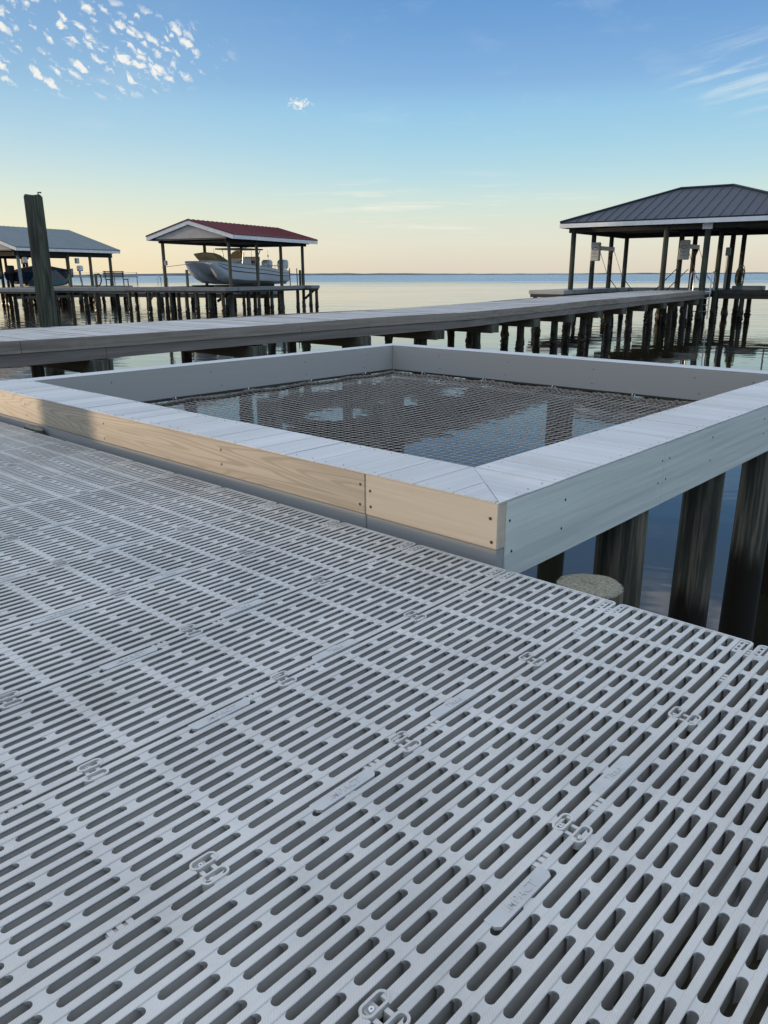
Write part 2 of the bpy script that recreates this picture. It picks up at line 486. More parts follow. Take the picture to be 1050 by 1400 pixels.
class MB:
    def __init__(self):
        self.v = []
        self.f = []

    def add(self, verts, faces):
        o = len(self.v)
        self.v += [tuple(p) for p in verts]
        self.f += [tuple(i + o for i in f) for f in faces]

    def box(self, x0, x1, y0, y1, z0, z1):
        p = [(x0, y0, z0), (x1, y0, z0), (x1, y1, z0), (x0, y1, z0), (x0, y0, z1), (x1, y0, z1), (x1, y1, z1), (x0, y1, z1)]
        self.add(p, [(0, 3, 2, 1), (4, 5, 6, 7), (0, 1, 5, 4), (1, 2, 6, 5), (2, 3, 7, 6), (3, 0, 4, 7)])
        return self

    def bbox(self, x0, x1, y0, y1, z0, z1, b=0.003):
        """box with chamfered edges"""
        bm = bmesh.new()
        bmesh.ops.create_cube(bm, size=1.0)
        for v in bm.verts:
            v.co = Vector(((x0 + x1) / 2 + v.co.x * (x1 - x0), (y0 + y1) / 2 + v.co.y * (y1 - y0), (z0 + z1) / 2 + v.co.z * (z1 - z0)))
        bmesh.ops.bevel(bm, geom=list(bm.edges), offset=b, segments=1, affect='EDGES', profile=0.5)
        self.bm(bm)
        return self

    def bm(self, bm):
        bm.verts.index_update()
        self.add([v.co[:] for v in bm.verts], [[v.index for v in f.verts] for f in bm.faces])
        bm.free()

    def bar(self, a, b, wx, wz, upv=(0, 0, 1)):
        """rectangular bar from a to b"""
        a, b = Vector(a), Vector(b)
        d = (b - a).normalized()
        upv = Vector(upv)
        s = d.cross(upv)
        if s.length < 1e-4:
            s = d.cross(Vector((0, 1, 0)))
        s.normalize()
        t = s.cross(d)
        s, t = s * wx / 2, t * wz / 2
        p = [a - s - t, a + s - t, a + s + t, a - s + t, b - s - t, b + s - t, b + s + t, b - s + t]
        self.add(p, [(0, 3, 2, 1), (4, 5, 6, 7), (0, 1, 5, 4), (1, 2, 6, 5), (2, 3, 7, 6), (3, 0, 4, 7)])
        return self

    def tube(self, path, r, n=6, caps=True):
        path = [Vector(p) for p in path]
        rs = r if isinstance(r, (list, tuple)) else [r] * len(path)
        rings = []
        prev = None
        for i, p in enumerate(path):
            d = (path[min(i + 1, len(path) - 1)] - path[max(i - 1, 0)]).normalized()
            if prev is None:
                ref = Vector((0, 0, 1)) if abs(d.z) < 0.9 else Vector((1, 0, 0))
                s = d.cross(ref).normalized()
            else:
                s = (prev - d * prev.dot(d)).normalized()
            prev = s
            t = d.cross(s)
            rings.append([p + (s * cos(2 * pi * k / n) + t * sin(2 * pi * k / n)) * rs[i] for k in range(n)])
        verts = [q for rg in rings for q in rg]
        faces = []
        for i in range(len(path) - 1):
            for k in range(n):
                a, b = i * n + k, i * n + (k + 1) % n
                faces.append((a, b, b + n, a + n))
        if caps:
            faces.append(tuple(range(n))[::-1])
            faces.append(tuple((len(path) - 1) * n + k for k in range(n)))
        self.add(verts, faces)
        return self

    def prism(self, poly, z0, z1):
        n = len(poly)
        v = [(x, y, z0) for x, y in poly] + [(x, y, z1) for x, y in poly]
        f = [tuple(range(n))[::-1], tuple(range(n, 2 * n))] + [(i, (i + 1) % n, n + (i + 1) % n, n + i) for i in range(n)]
        self.add(v, f)
        return self

    def loft(self, rings, close=True, caps=True):
        n = len(rings[0])
        v = [p for r in rings for p in r]
        f = []
        for i in range(len(rings) - 1):
            for k in range(n if close else n - 1):
                a, b = i * n + k, i * n + (k + 1) % n
                f.append((a, b, b + n, a + n))
        if caps:
            f.append(tuple(range(n))[::-1])
            f.append(tuple((len(rings) - 1) * n + k for k in range(n)))
        self.add(v, f)
        return self

    def build(self, name, material, parent=None, local=False, angle=32):
        me = bpy.data.meshes.new(name)
        v = self.v
        if parent is not None and not local:
            inv = parent['_inv'] if False else INV[parent.name]
            v = [inv @ Vector(p) for p in v]
        me.from_pydata([tuple(p) for p in v], [], self.f)
        me.validate()
        bm = bmesh.new()
        bm.from_mesh(me)
        bmesh.ops.recalc_face_normals(bm, faces=list(bm.faces))
        bm.to_mesh(me)
        bm.free()
        me.polygons.foreach_set('use_smooth', [True] * len(me.polygons))
        me.set_sharp_from_angle(angle=radians(angle))
        me.materials.append(material)
        o = bpy.data.objects.new(name, me)
        COL.objects.link(o)
        if parent is not None:
            o.parent = parent
            base = parent
            INV[o.name] = INV[base.name]
        else:
            INV[o.name] = Matrix.Identity(4)
        return o


INV = {}


def tag(o, label=None, cat=None, group=None, kind=None):
    if label:
        o['label'] = label
    if cat:
        o['category'] = cat
    if group:
        o['group'] = group
    if kind:
        o['kind'] = kind
    return o


def thing(name, label, cat, loc=(0, 0, 0), rz=0.0, group=None):
    o = bpy.data.objects.new(name, None)
    o.empty_display_size = 0.2
    COL.objects.link(o)
    o.location = loc
    o.rotation_euler = (0, 0, rz)
    INV[o.name] = (Matrix.Translation(loc) @ Matrix.Rotation(rz, 4, 'Z')).inverted()
    return tag(o, label, cat, group)


def copy_tree(o, parent=None):
    c = o.copy()
    COL.objects.link(c)
    if parent is not None:
        c.parent = parent
    for ch in list(o.children):
        copy_tree(ch, c)
    return c


def text_mesh(mb, txt, size, depth, place, shear=0.0, spacing=1.0):
    """raised lettering as real geometry; place maps (along, up, out) to a point"""
    cu = bpy.data.curves.new('lettering', 'FONT')
    cu.body = txt
    cu.size = size
    cu.extrude = depth / 2
    cu.shear = shear
    cu.space_character = spacing
    cu.offset = size * 0.012
    cu.align_x = 'CENTER'
    cu.align_y = 'CENTER'
    o = bpy.data.objects.new('lettering', cu)
    COL.objects.link(o)
    dg = bpy.context.evaluated_depsgraph_get()
    me = bpy.data.meshes.new_from_object(o.evaluated_get(dg))
    mb.add([place(*v.co) for v in me.vertices], [tuple(p.vertices) for p in me.polygons])
    bpy.data.objects.remove(o)
    bpy.data.curves.remove(cu)
    bpy.data.meshes.remove(me)


def pile_mesh(mb, x, y, z0, z1, r, oyst=0.0, zo=(-0.8, -0.25), n=12, lean=(0, 0), seed=0, chip=0.0):
    """round timber with slight taper, wobble and oyster growth at the tide line"""
    rnd = random.Random(seed)
    nz = max(3, int((z1 - z0) / (0.05 if oyst > 0 else 0.3)))
    nz = min(nz, 44)
    ph = [rnd.uniform(0, 6.28) for _ in range(4)]
    rings = []
    for i in range(nz + 1):
        t = i / nz
        z = z0 + (z1 - z0) * t
        rr = r * (1.05 - 0.1 * t)
        ring = []
        for k in range(n):
            a = 2 * pi * k / n
            q = rr * (1 + 0.025 * sin(2 * a + ph[0]) + 0.015 * sin(3 * a + ph[1] + z * 2))
            if oyst > 0:
                g = max(0.0, 1 - abs((z - (zo[0] + zo[1]) / 2) / ((zo[1] - zo[0]) / 2)) ** 2)
                q += oyst * g * max(0.0, rnd.random() * 1.5 - 0.35)
            zz = z
            if i == nz and chip:
                zz += rnd.uniform(-chip, chip)
            ring.append((x + lean[0] * t + q * cos(a), y + lean[1] * t + q * sin(a), zz))
        rings.append(ring)
    mb.loft(rings)


ORD = ['first', 'second', 'third', 'fourth', 'fifth', 'sixth', 'seventh', 'eighth', 'ninth', 'tenth', 'eleventh', 'twelfth',
       'thirteenth', 'fourteenth', 'fifteenth', 'sixteenth', 'seventeenth', 'eighteenth', 'nineteenth', 'twentieth']
ZW = -1.2

# ------------------------------------------------------------------ setting: water and far shore
wm = MB()
R_ = 30000.0
wm.add([(-R_, -R_, ZW), (R_, -R_, ZW), (R_, R_, ZW), (-R_, R_, ZW)], [(0, 1, 2, 3)])
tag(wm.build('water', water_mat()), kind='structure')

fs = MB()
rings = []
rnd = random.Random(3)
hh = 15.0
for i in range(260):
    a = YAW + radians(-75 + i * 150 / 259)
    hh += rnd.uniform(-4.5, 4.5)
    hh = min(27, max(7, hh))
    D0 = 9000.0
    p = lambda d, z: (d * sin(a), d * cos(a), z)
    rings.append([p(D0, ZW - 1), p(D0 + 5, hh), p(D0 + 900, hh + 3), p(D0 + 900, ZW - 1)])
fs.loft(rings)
tag(fs.build('far_shore', M_HAZED_SHORE), kind='structure')

# ------------------------------------------------------------------ slotted plastic deck panels
PW, PL, SEAM = 0.3015, 1.535, 0.31          # panel width, length, spacing
ROW0, PITCH, SW = 0.018, 0.0239, 0.0130     # first slot row, row spacing, slot width
BARS = [-0.144 - 0.1555 * k for k in range(9)]            # through bars
MIDS = [-0.066] + [b - 0.07775 for b in BARS]             # extra bridges in every other row
CLIPS = [-0.3775, -0.766, -1.154]


def capsule(cx, cy, hw, hl, n=8):
    """outline of a round-ended slot along y"""
    p = [(cx + hw * cos(a), cy + hl - hw + hw * sin(a)) for a in [pi * i / n for i in range(n + 1)]]
    p += [(cx + hw * cos(a), cy - hl + hw + hw * sin(a)) for a in [pi + pi * i / n for i in range(n + 1)]]
    return p


def rib(mb, u0, u1, y0, y1, d=0.046, b=0.0009):
    sec = [(u0 + 0.0044, -d), (u0 + 0.0042, -0.0072), (u0 + 0.0002, -0.0022), (u0, -b), (u0 + b, 0), (u1 - b, 0), (u1, -b), (u1 - 0.0002, -0.0022), (u1 - 0.0042, -0.0072), (u1 - 0.0044, -d)]
    mb.loft([[(u, y0, z) for u, z in sec], [(u, y1, z) for u, z in sec]])


def bridge(mb, u, c, t, d=0.044, zt=-0.0016, n=7, flat_hi=None, flat_lo=None):
    r = SW / 2
    xs = [-r + 2 * r * i / n for i in range(n + 1)]
    arc = lambda x: t + r - sqrt(max(0.0, r * r - x * x))
    def ring(sh, z):
        tt = lambda x: max(0.0008, arc(x) - sh)
        lo = [(u + x, (c - tt(x)) if flat_lo is None else flat_lo, z) for x in xs]
        hi = [(u + x, (c + tt(x)) if flat_hi is None else flat_hi, z) for x in reversed(xs)]
        e = 0.0004
        lo[0], lo[-1] = (lo[0][0] - e,) + lo[0][1:], (lo[-1][0] + e,) + lo[-1][1:]
        hi[0], hi[-1] = (hi[0][0] + e,) + hi[0][1:], (hi[-1][0] - e,) + hi[-1][1:]
        return lo + hi
    k = min(0.0052, t - 0.001)
    mb.loft([ring(0.0, zt), ring(0.0002, zt - 0.0022), ring(k, zt - 0.0085), ring(k + 0.0003, -d)])


def make_panel():
    root = thing('deck_grating', None, 'deck panel')
    g = MB()
    LU, RU = ROW0 - SW / 2, ROW0 + 11 * PITCH + SW / 2
    cuts = [0.0] + [v for c in CLIPS for v in (c + 0.0145, c - 0.0145)] + [-PL]
    for i in range(0, len(cuts), 2):
        a, b = cuts[i], cuts[i + 1]
        if i == 0:
            a = -0.058
        if i == len(cuts) - 2:
            b = -PL + 0.058
        rib(g, 0.0, LU, b, a)
        rib(g, RU, PW, b, a)
    for k in range(11):
        u0 = ROW0 + k * PITCH + SW / 2
        rib(g, u0, u0 + PITCH - SW, -PL + 0.004, -0.004)
    # end rails with rounded corners
    for s, ye in ((1, 0.0), (-1, -PL)):
        rc = 0.012
        ang = [pi / 2 * i / 5 for i in range(6)]
        out = [(PW - rc + rc * cos(a), ye - s * rc + s * rc * sin(a)) for a in ang]
        out += [(rc - rc * sin(a), ye - s * rc + s * rc * cos(a)) for a in ang]
        th = 0.0055
        inn = [(th + (rc - th) - (rc - th) * cos(a), ye - s * rc + s * (rc - th) * sin(a)) for a in ang]
        inn += [(PW - rc + (rc - th) * sin(a), ye - s * rc + s * (rc - th) * cos(a)) for a in ang]
        # side legs of the rounded end
        tail = ye - s * 0.058
        poly = [(PW, tail)] + out + [(0.0, tail), (th, tail)] + inn + [(PW - th, tail)]
        # triangulate as quads between outer and inner outlines
        o_ = [(PW, tail)] + out + [(0.0, tail)]
        i_ = [(PW - th, tail)] + inn[::-1] + [(th, tail)]
        n = len(o_)
        vv = [(x, y, 0.0002) for x, y in o_] + [(x, y, 0.0002) for x, y in i_] + [(x, y, -0.046) for x, y in o_] + [(x, y, -0.046) for x, y in i_]
        ff = []
        for q in range(n - 1):
            ff += [(q, q + 1, n + q + 1, n + q), (2 * n + q, 3 * n + q, 3 * n + q + 1, 2 * n + q + 1),
                   (q, 2 * n + q, 2 * n + q + 1, q + 1), (n + q, n + q + 1, 3 * n + q + 1, 3 * n + q)]
        ff += [(0, n, 3 * n, 2 * n), (n - 1, 2 * n - 1 + 0, 4 * n - 1, 3 * n - 1)]
        g.add(vv, ff)
        # blanked corner pockets with two thin slots and a screw seat
        for side in (0, 1):
            x0, x1 = (th, ROW0 + SW / 2 + 0.0005) if side == 0 else (PW - ROW0 - 0.0015 - SW / 2, PW - th)
            xa = [x0 + (x1 - x0) * f_ for f_ in (0.0, 0.14, 0.42, 0.62, 0.9, 1.0)]
            for j in (0, 2, 4):
                g.box(xa[j], xa[j + 1], min(ye - s * 0.004, tail), max(ye - s * 0.004, tail), -0.02, -0.0009)
            for yy in (0.006, 0.024, 0.043):
                y_ = ye - s * yy
                g.box(xa[1], xa[2], min(y_, y_ - s * 0.006), max(y_, y_ - s * 0.006), -0.02, -0.0013)
            g.box(xa[3], xa[4], min(tail, tail + s * 0.008), max(tail, tail + s * 0.008), -0.02, -0.0013)
            g.box(x0, x1, min(tail - s * 0.009, tail), max(tail - s * 0.009, tail), -0.03, -0.0011)
    for k in range(12):
        u = ROW0 + k * PITCH
        odd = k % 2 == 1                     # rows of long slots
        for c in BARS:
            bridge(g, u, c, 0.0078)
        if not odd:
            for c in MIDS:
                bridge(g, u, c, 0.0078)
        if k not in (0, 11):
            bridge(g, u, -0.0045, 0.0040, flat_hi=-0.002)
            bridge(g, u, -PL + 0.0045, 0.0040, flat_lo=-PL + 0.002)
    # ribbed spacer tabs in the seam
    for y in (-0.052, -0.19, -0.692, -0.845, -1.28):
        for q in (-1, 0, 1):
            g.box(PW - 0.001, SEAM + 0.001, y + q * 0.0125 - 0.0038, y + q * 0.0125 + 0.0038, -0.03, -0.0024)
        g.box(PW - 0.001, SEAM + 0.001, y - 0.018, y + 0.018, -0.03, -0.0052)
    for y in CLIPS:
        for q in (-0.7, 0.7):
            g.box(PW - 0.001, SEAM + 0.001, y + q * 0.0125 - 0.003, y + q * 0.0125 + 0.003, -0.03, -0.0030)
    g.build('slotted_body', M_DECK, root, local=True)
    # oval fastening sockets, each with its screw
    for y in CLIPS:
        for u, dy in ((0.0116, -0.002), (PW - 0.0116, 0.003)):
            o_, i_ = capsule(u, y + dy, 0.0094, 0.0205), capsule(u, y + dy, 0.0062, 0.0170)
            n = len(o_)
            so = MB()
            z1, z0 = 0.0009, -0.012
            vv = [(x, q, z1) for x, q in o_] + [(x, q, z1) for x, q in i_] + [(x, q, z0) for x, q in o_] + [(x, q, z0) for x, q in i_]
            ff = []
            for q in range(n):
                r = (q + 1) % n
                ff += [(q, r, n + r, n + q), (q, 2 * n + q, 2 * n + r, r), (n + q, n + r, 3 * n + r, 3 * n + q)]
            so.add(vv, ff)
            so.box(u - 0.0062, u + 0.0062, y + dy - 0.012, y + dy + 0.004, -0.014, -0.0052)
            sock = so.build('screw_socket', M_DECK, root, local=True)
            sc = MB()
            sy = y + dy - 0.005
            sc.loft([[(u + 0.0040 * cos(a), sy + 0.0040 * sin(a), z) for a in [2 * pi * i / 12 for i in range(12)]] for z in (-0.0055, -0.0028)] +
                    [[(u + 0.0034 * cos(a), sy + 0.0034 * sin(a), -0.0022) for a in [2 * pi * i / 12 for i in range(12)]]] +
                    [[(u + 0.0014 * cos(a), sy + 0.0014 * sin(a), -0.0023) for a in [2 * pi * i / 12 for i in range(12)]]] +
                    [[(u + 0.0012 * cos(a), sy + 0.0012 * sin(a), -0.0044) for a in [2 * pi * i / 12 for i in range(12)]]])
            sc.build('screw', M_STEEL, sock, local=True)
    for u in (0.0125, PW - 0.0125):
        sc = MB()
        sc.loft([[(u + q * cos(a), -0.0145 + q * sin(a), z) for a in [2 * pi * i / 12 for i in range(12)]] for q, z in ((0.0042, -0.004), (0.0042, 0.0004), (0.0034, 0.001), (0.0014, 0.0009), (0.0012, -0.001))])
        sc.build('screw', M_STEEL, root, local=True)

    # raised name plates
    def plate(u0, u1, y0, y1, ear, txt, size, shear):
        p = MB()
        c = 0.006
        if ear > 0:      # slot side at high u
            poly = [(u0, y0), (u1 - c, y0), (u1, y0 + c), (u1, y1 - c), (u1 - c, y1), (u0, y1)]
        else:
            poly = [(u1, y0), (u1, y1), (u0 + c, y1), (u0, y1 - c), (u0, y0 + c), (u0 + c, y0)]
        p.prism(poly, -0.0045, 0.0006)
        pl = p.build('name_plate', M_PLATE, root, local=True)
        t = MB()
        uc, yc = (u0 + u1) / 2, (y0 + y1) / 2
        text_mesh(t, txt, size, 0.0018, lambda x, y, z: (uc - y, yc + x, 0.0008 + z), shear, 1.12)
        t.build('lettering', M_PLATE, pl, local=True)

    plate(-0.0006, 0.0212, -0.982, -0.860, 1, 'IMPACT', 0.0168, 0.12)
    plate(0.2795, PW + 0.0006, -0.674, -0.556, -1, 'Titan', 0.0172, 0.15)
    return root


panel = make_panel()
for i in range(17):
    k = 1 - i
    o = panel if i == 0 else copy_tree(panel)
    o.location = (k * SEAM + 0.0078, random.uniform(-0.0015, 0.0015), random.uniform(-0.0006, 0.0006))
    o.rotation_euler = (0, 0, random.uniform(-0.0008, 0.0008))
    if i == 0:
        lb = 'grey slotted plastic deck panel at the bottom right corner, nearest the open water'
    elif i == 1:
        lb = 'grey slotted plastic deck panel whose end corner sits beside the cut pile top'
    elif i == 2:
        lb = 'grey slotted plastic deck panel reaching the cut pile top and the platform corner'
    else:
        lb = 'grey slotted plastic deck panel, %s from the bottom right, abutting the sunlit platform side' % ORD[i]
    tag(o, lb, 'deck panel', 'slotted plastic deck panels laid side by side')

for j, (y, w_, nm) in enumerate(((-0.055, 0.045, 'along the platform side'), (-0.3775, 0.04, 'under the row of screws nearest the platform'), (-0.766, 0.04, 'under the middle row of screws'),
                      (-1.154, 0.04, 'under the row of screws nearest the viewer'), (-1.49, 0.045, 'at the near edge of the deck'))):
    b = MB()
    b.bbox(-5.6, 0.86, y - w_ / 2, y + w_ / 2, -0.235, -0.0485, 0.003)
    tag(b.build('deck_joist', M_JOIST), 'brown timber joist seen through the deck slots, ' + nm, 'joist', 'joists under the slotted deck')

# ------------------------------------------------------------------ square net platform
X0, X1, Y0, Y1 = -3.95, -0.378, 0.047, 3.60
ZT, ZB = 0.158, -0.078
plat = thing('net_platform', 'square raised platform frame of grey painted boards around a net', 'platform', ((X0 + X1) / 2, (Y0 + Y1) / 2, ZB))
T_ = 0.038


def fascia(name, x0, x1, y0, y1, z0, z1, m, lb=None, par=None):
    b = MB()
    b.bbox(x0, x1, y0, y1, z0, z1, 0.0034)
    return tag(b.build(name, m, par or plat), lb)


SX, SY = -0.874, 1.104
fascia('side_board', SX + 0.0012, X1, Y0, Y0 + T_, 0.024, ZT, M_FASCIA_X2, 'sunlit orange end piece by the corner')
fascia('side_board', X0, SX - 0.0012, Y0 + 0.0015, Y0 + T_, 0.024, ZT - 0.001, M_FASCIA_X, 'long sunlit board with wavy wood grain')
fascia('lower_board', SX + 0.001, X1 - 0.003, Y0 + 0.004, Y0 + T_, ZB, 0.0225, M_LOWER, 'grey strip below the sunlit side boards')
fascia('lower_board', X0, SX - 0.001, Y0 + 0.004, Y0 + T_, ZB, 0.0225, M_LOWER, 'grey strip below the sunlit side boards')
fascia('side_board', X1 - T_, X1 + 0.001, Y0 + T_ + 0.0015, SY - 0.001, ZB, ZT - 0.003, M_FASCIA_Y)
fascia('side_board', X1 - T_, X1, SY + 0.001, Y1, ZB, ZT - 0.003, M_FASCIA_Y)
fascia('side_board', X0 + T_ + 0.001, X1 - T_ - 0.001, Y1 - T_, Y1, ZB, ZT - 0.003, M_INNER)
fascia('side_board', X0, X0 + T_, Y0 + T_ + 0.001, Y1, ZB, ZT - 0.003, M_INNER_Y)
IX0, IX1, IY0, IY1 = -3.818, -0.662, 0.322, 3.435
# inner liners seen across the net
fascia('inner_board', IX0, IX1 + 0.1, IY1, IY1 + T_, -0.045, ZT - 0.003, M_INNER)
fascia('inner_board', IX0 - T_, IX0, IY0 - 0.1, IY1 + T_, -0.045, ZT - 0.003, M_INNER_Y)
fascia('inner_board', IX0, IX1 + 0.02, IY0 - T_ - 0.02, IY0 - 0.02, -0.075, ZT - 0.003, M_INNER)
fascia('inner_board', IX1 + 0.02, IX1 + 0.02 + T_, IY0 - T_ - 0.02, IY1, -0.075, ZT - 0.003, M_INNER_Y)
# dark ledgers hanging under the far liners
0 and fascia('ledger', IX0, IX1 + 0.1, IY1 + 0.004, IY1 + 0.034, -0.16, -0.046, M_BACKING)
0 and fascia('ledger', IX0 - 0.034, IX0 - 0.004, IY0, IY1, -0.16, -0.046, M_BACKING)


def clip_poly(poly, a, b, c):
    """keep the side a*x + b*y <= c"""
    out = []
    n = len(poly)
    for i in range(n):
        p, q = poly[i], poly[(i + 1) % n]
        dp, dq = a * p[0] + b * p[1] - c, a * q[0] + b * q[1] - c
        if dp <= 0:
            out.append(p)
        if (dp < 0 < dq) or (dq < 0 < dp):
            t = dp / (dp - dq)
            out.append((p[0] + t * (q[0] - p[0]), p[1] + t * (q[1] - p[1])))
    return out


def top_boards(name, axis, outer, inner, lo, hi, width, ends, m, gap=0.0018):
    """short boards side by side across a rim, mitred at both ends"""
    mb = MB()
    p = lo
    q = 0
    rr = random.Random(int(abs(outer) * 100))
    while p < hi - 1e-6:
        e = min(p + width, hi)
        if axis == 'x':
            poly = [(p + gap, outer), (e - gap, outer), (e - gap, inner), (p + gap, inner)]
        else:
            poly = [(outer, p + gap), (outer, e - gap), (inner, e - gap), (inner, p + gap)]
        for a, b, c in ends:
            if poly:
                poly = clip_poly(poly, a, b, c)
        if len(poly) >= 3:
            dz = rr.uniform(-0.0012, 0.0010)
            mb.prism(poly, ZT - 0.0022, ZT + 0.0022 + dz)
        p = e
        q += 1
    return mb.build(name, m, plat)


ox0, ox1, oy0, oy1 = X0 - 0.001, X1 + 0.002, Y0 - 0.001, Y1 + 0.001


def mitre(p, q, keep):
    """half-plane through p,q keeping the point keep"""
    a, b = q[1] - p[1], -(q[0] - p[0])
    c = a * p[0] + b * p[1]
    g = 0.0012 * sqrt(a * a + b * b)
    if a * keep[0] + b * keep[1] <= c:
        return (a, b, c - g)
    return (-a, -b, -c - g)


cNR, cNL = ((ox1, oy0), (IX1, IY0)), ((ox0, oy0), (IX0, IY0))
cFR, cFL = ((ox1, oy1), (IX1, IY1)), ((ox0, oy1), (IX0, IY1))
kn, kr, kf, kl = (-2.2, 0.2), (-0.5, 1.8), (-2.2, 3.52), (-3.88, 1.8)
top_boards('top_boards', 'x', oy0, IY0, ox0, ox1, 0.1425, [mitre(*cNR, kn), mitre(*cNL, kn)], M_TOP_Y)
top_boards('top_boards', 'y', ox1, IX1, oy0, oy1, 0.1425, [mitre(*cNR, kr), mitre(*cFR, kr)], M_TOP_X, 0.0010)
top_boards('top_boards', 'x', oy1, IY1, ox0, ox1, 1.9, [mitre(*cFR, kf), mitre(*cFL, kf)], M_TOP_X, 0.001)
top_boards('top_boards', 'y', ox0, IX0, oy0, oy1, 1.9, [mitre(*cFL, kl), mitre(*cNL, kl)], M_TOP_Y, 0.001)


def screw_disc(c, nrm, r=0.0048):
    b = MB()
    c, nrm = Vector(c), Vector(nrm)
    s = nrm.cross(Vector((0, 0, 1))).normalized()
    t = nrm.cross(s)
    rg = lambda rr, d: [c + nrm * d + (s * cos(a) + t * sin(a)) * rr for a in [2 * pi * i / 10 for i in range(10)]]
    b.loft([rg(r, -0.001), rg(r, 0.0006), rg(r * 0.6, 0.0007)])
    b.build('screw', M_SCREW, plat)


for x in (X1 - 0.022, SX + 0.022, SX - 0.022, -1.62, -2.5, -3.3):
    for z in (0.112, 0.05) if x != -1.62 else (0.12, 0.06):
        screw_disc((x + random.uniform(-0.005, 0.005), Y0 - 0.0002 if x > SX else Y0 + 0.0014, z + random.uniform(-0.008, 0.008)), (0, -1, 0))
for y in (0.11, 0.40, SY - 0.03, SY + 0.03, 1.55, 2.2, 2.8):
    for z in (0.10, 0.015):
        screw_disc((X1 + 0.0012 if y < SY else X1 + 0.0002, y + random.uniform(-0.02, 0.02), z + random.uniform(-0.01, 0.01)), (1, 0, 0), 0.0042)
for x in (-3.3, -2.6, -1.9, -1.2, -0.85):
    for z in (0.10, 0.0):
        screw_disc((x + random.uniform(-0.05, 0.05), IY1 - 0.0002, z), (0, -1, 0), 0.004)
for y in (0.8, 1.6, 2.4, 3.1):
    for z in (0.10, 0.0):
        screw_disc((IX0 + 0.0002, y + random.uniform(-0.05, 0.05), z), (1, 0, 0), 0.004)
# little nail heads along the top boards
nb = MB()
for k in range(25):
    for yy in (Y0 + 0.02, IY0 - 0.025):
        for dx in (0.03, 0.11):
            cx, cy = ox0 + k * 0.1425 + dx, yy + random.uniform(-0.004, 0.004)
            if cx < X1 - 0.03 - (yy - Y0):
                nb.loft([[(cx + q * cos(a), cy + q * sin(a), ZT + z) for a in [2 * pi * i / 8 for i in range(8)]] for q, z in ((0.0021, 0.001), (0.0021, 0.0031))])
for k in range(24):
    for xx in (X1 - 0.02, IX1 + 0.025):
        for dy in (0.03, 0.11):
            cy, cx = oy0 + k * 0.1425 + dy, xx + random.uniform(-0.004, 0.004)
            if cy > Y0 + 0.02 + (X1 - xx):
                nb.loft([[(cx + q * cos(a), cy + q * sin(a), ZT + z) for a in [2 * pi * i / 8 for i in range(8)]] for q, z in ((0.0021, 0.001), (0.0021, 0.0031))])
tag(nb.build('nail_heads', M_NAIL, plat), kind='stuff')
# round timbers carrying the platform
k = 0
for x, y, r in ((-0.485, 1.83, 0.088), (-0.485, 1.03, 0.095), (-0.485, 2.60, 0.092), (-0.62, 0.36, 0.095), (-1.25, 2.6, 0.1), (-2.2, 0.2, 0.1), (-3.87, 0.6, 0.1), (-3.87, 2.1, 0.1), (-3.86, 3.5, 0.1), (-2.2, 3.52, 0.1), (-0.56, 3.48, 0.1)):
    b = MB()
    pile_mesh(b, x, y, -2.0, -0.079 if x > -0.8 and y < 3.3 else -0.165, r, n=20, seed=40 + k)
    b.build('piling', M_PILE, plat)
    k += 1

# ------------------------------------------------------------------ net
net = thing('cargo_net', 'brown square mesh rope net stretched inside the grey platform frame', 'net', ((IX0 + IX1) / 2, (IY0 + IY1) / 2, -0.06))
NX0, NX1, NY0, NY1 = IX0 + 0.06, IX1 + 0.004, IY0 + 0.004, IY1 - 0.07
NN = 60


def net_z(a, b):
    e = min(a, 1 - a, b, 1 - b)
    return -0.064 - 0.03 * (1 - (2 * a - 1) ** 2) * (1 - (2 * b - 1) ** 2) - 0.012 * abs(sin(a * 19)) * max(0, 1 - e * 14) - 0.012 * abs(sin(b * 19)) * max(0, 1 - e * 14)


def net_p(i, j):
    a, b = i / NN, j / NN
    jx = 0.0015 * sin(i * 2.3 + j * 1.1) + 0.006 * sin(j * 0.25)
    jy = 0.0015 * sin(i * 1.7 - j * 2.1) + 0.006 * sin(i * 0.21 + 1)
    wgt = min(1, min(a, 1 - a, b, 1 - b) * 15)
    return (NX0 + (NX1 - NX0) * a + jx * wgt, NY0 + (NY1 - NY0) * b + jy * wgt, net_z(a, b) + 0.001 * ((i + j) % 2))


nm = MB()
for i in range(NN + 1):
    pa, pb = [], []
    for j in range(NN + 1):
        pa.append(net_p(i, j))
        pb.append(net_p(j, i))
        if j < NN:
            for L, f0, f1 in ((pa, net_p(i, j), net_p(i, j + 1)), (pb, net_p(j, i), net_p(j + 1, i))):
                L.append(tuple((u + v) / 2 - (0.002 if q == 2 else 0) for q, (u, v) in enumerate(zip(f0, f1))))
    rr = [0.0027 if q % 2 == 0 else 0.0016 for q in range(len(pa))]
    nm.tube(pa, rr, 5)
    nm.tube(pb, rr, 5)
nm.build('mesh', M_NET, net)
bd = MB()
edge = []
M_ = 90
for s in range(4):
    for q in range(M_):
        t = q / M_
        a, b = ((t, 0), (1, t), (1 - t, 1), (0, 1 - t))[s]
        edge.append((NX0 + (NX1 - NX0) * a, NY0 + (NY1 - NY0) * b, net_z(a, b) + 0.003))
edge.append(edge[0])
for ph in range(3):       # three twisted strands
    pth = []
    for q, p in enumerate(edge):
        for h in (0,):
            an = q * 1.6 + ph * 2 * pi / 3
            pth.append((p[0] + 0.013 * cos(an), p[1] + 0.013 * sin(an), p[2] + 0.012 * sin(an + 1.2)))
    bd.tube(pth, [0.0125 + 0.004 * sin(q * 2.7 + ph) for q in range(len(pth))], 6)
bd.build('border_rope', M_BORDER, net)
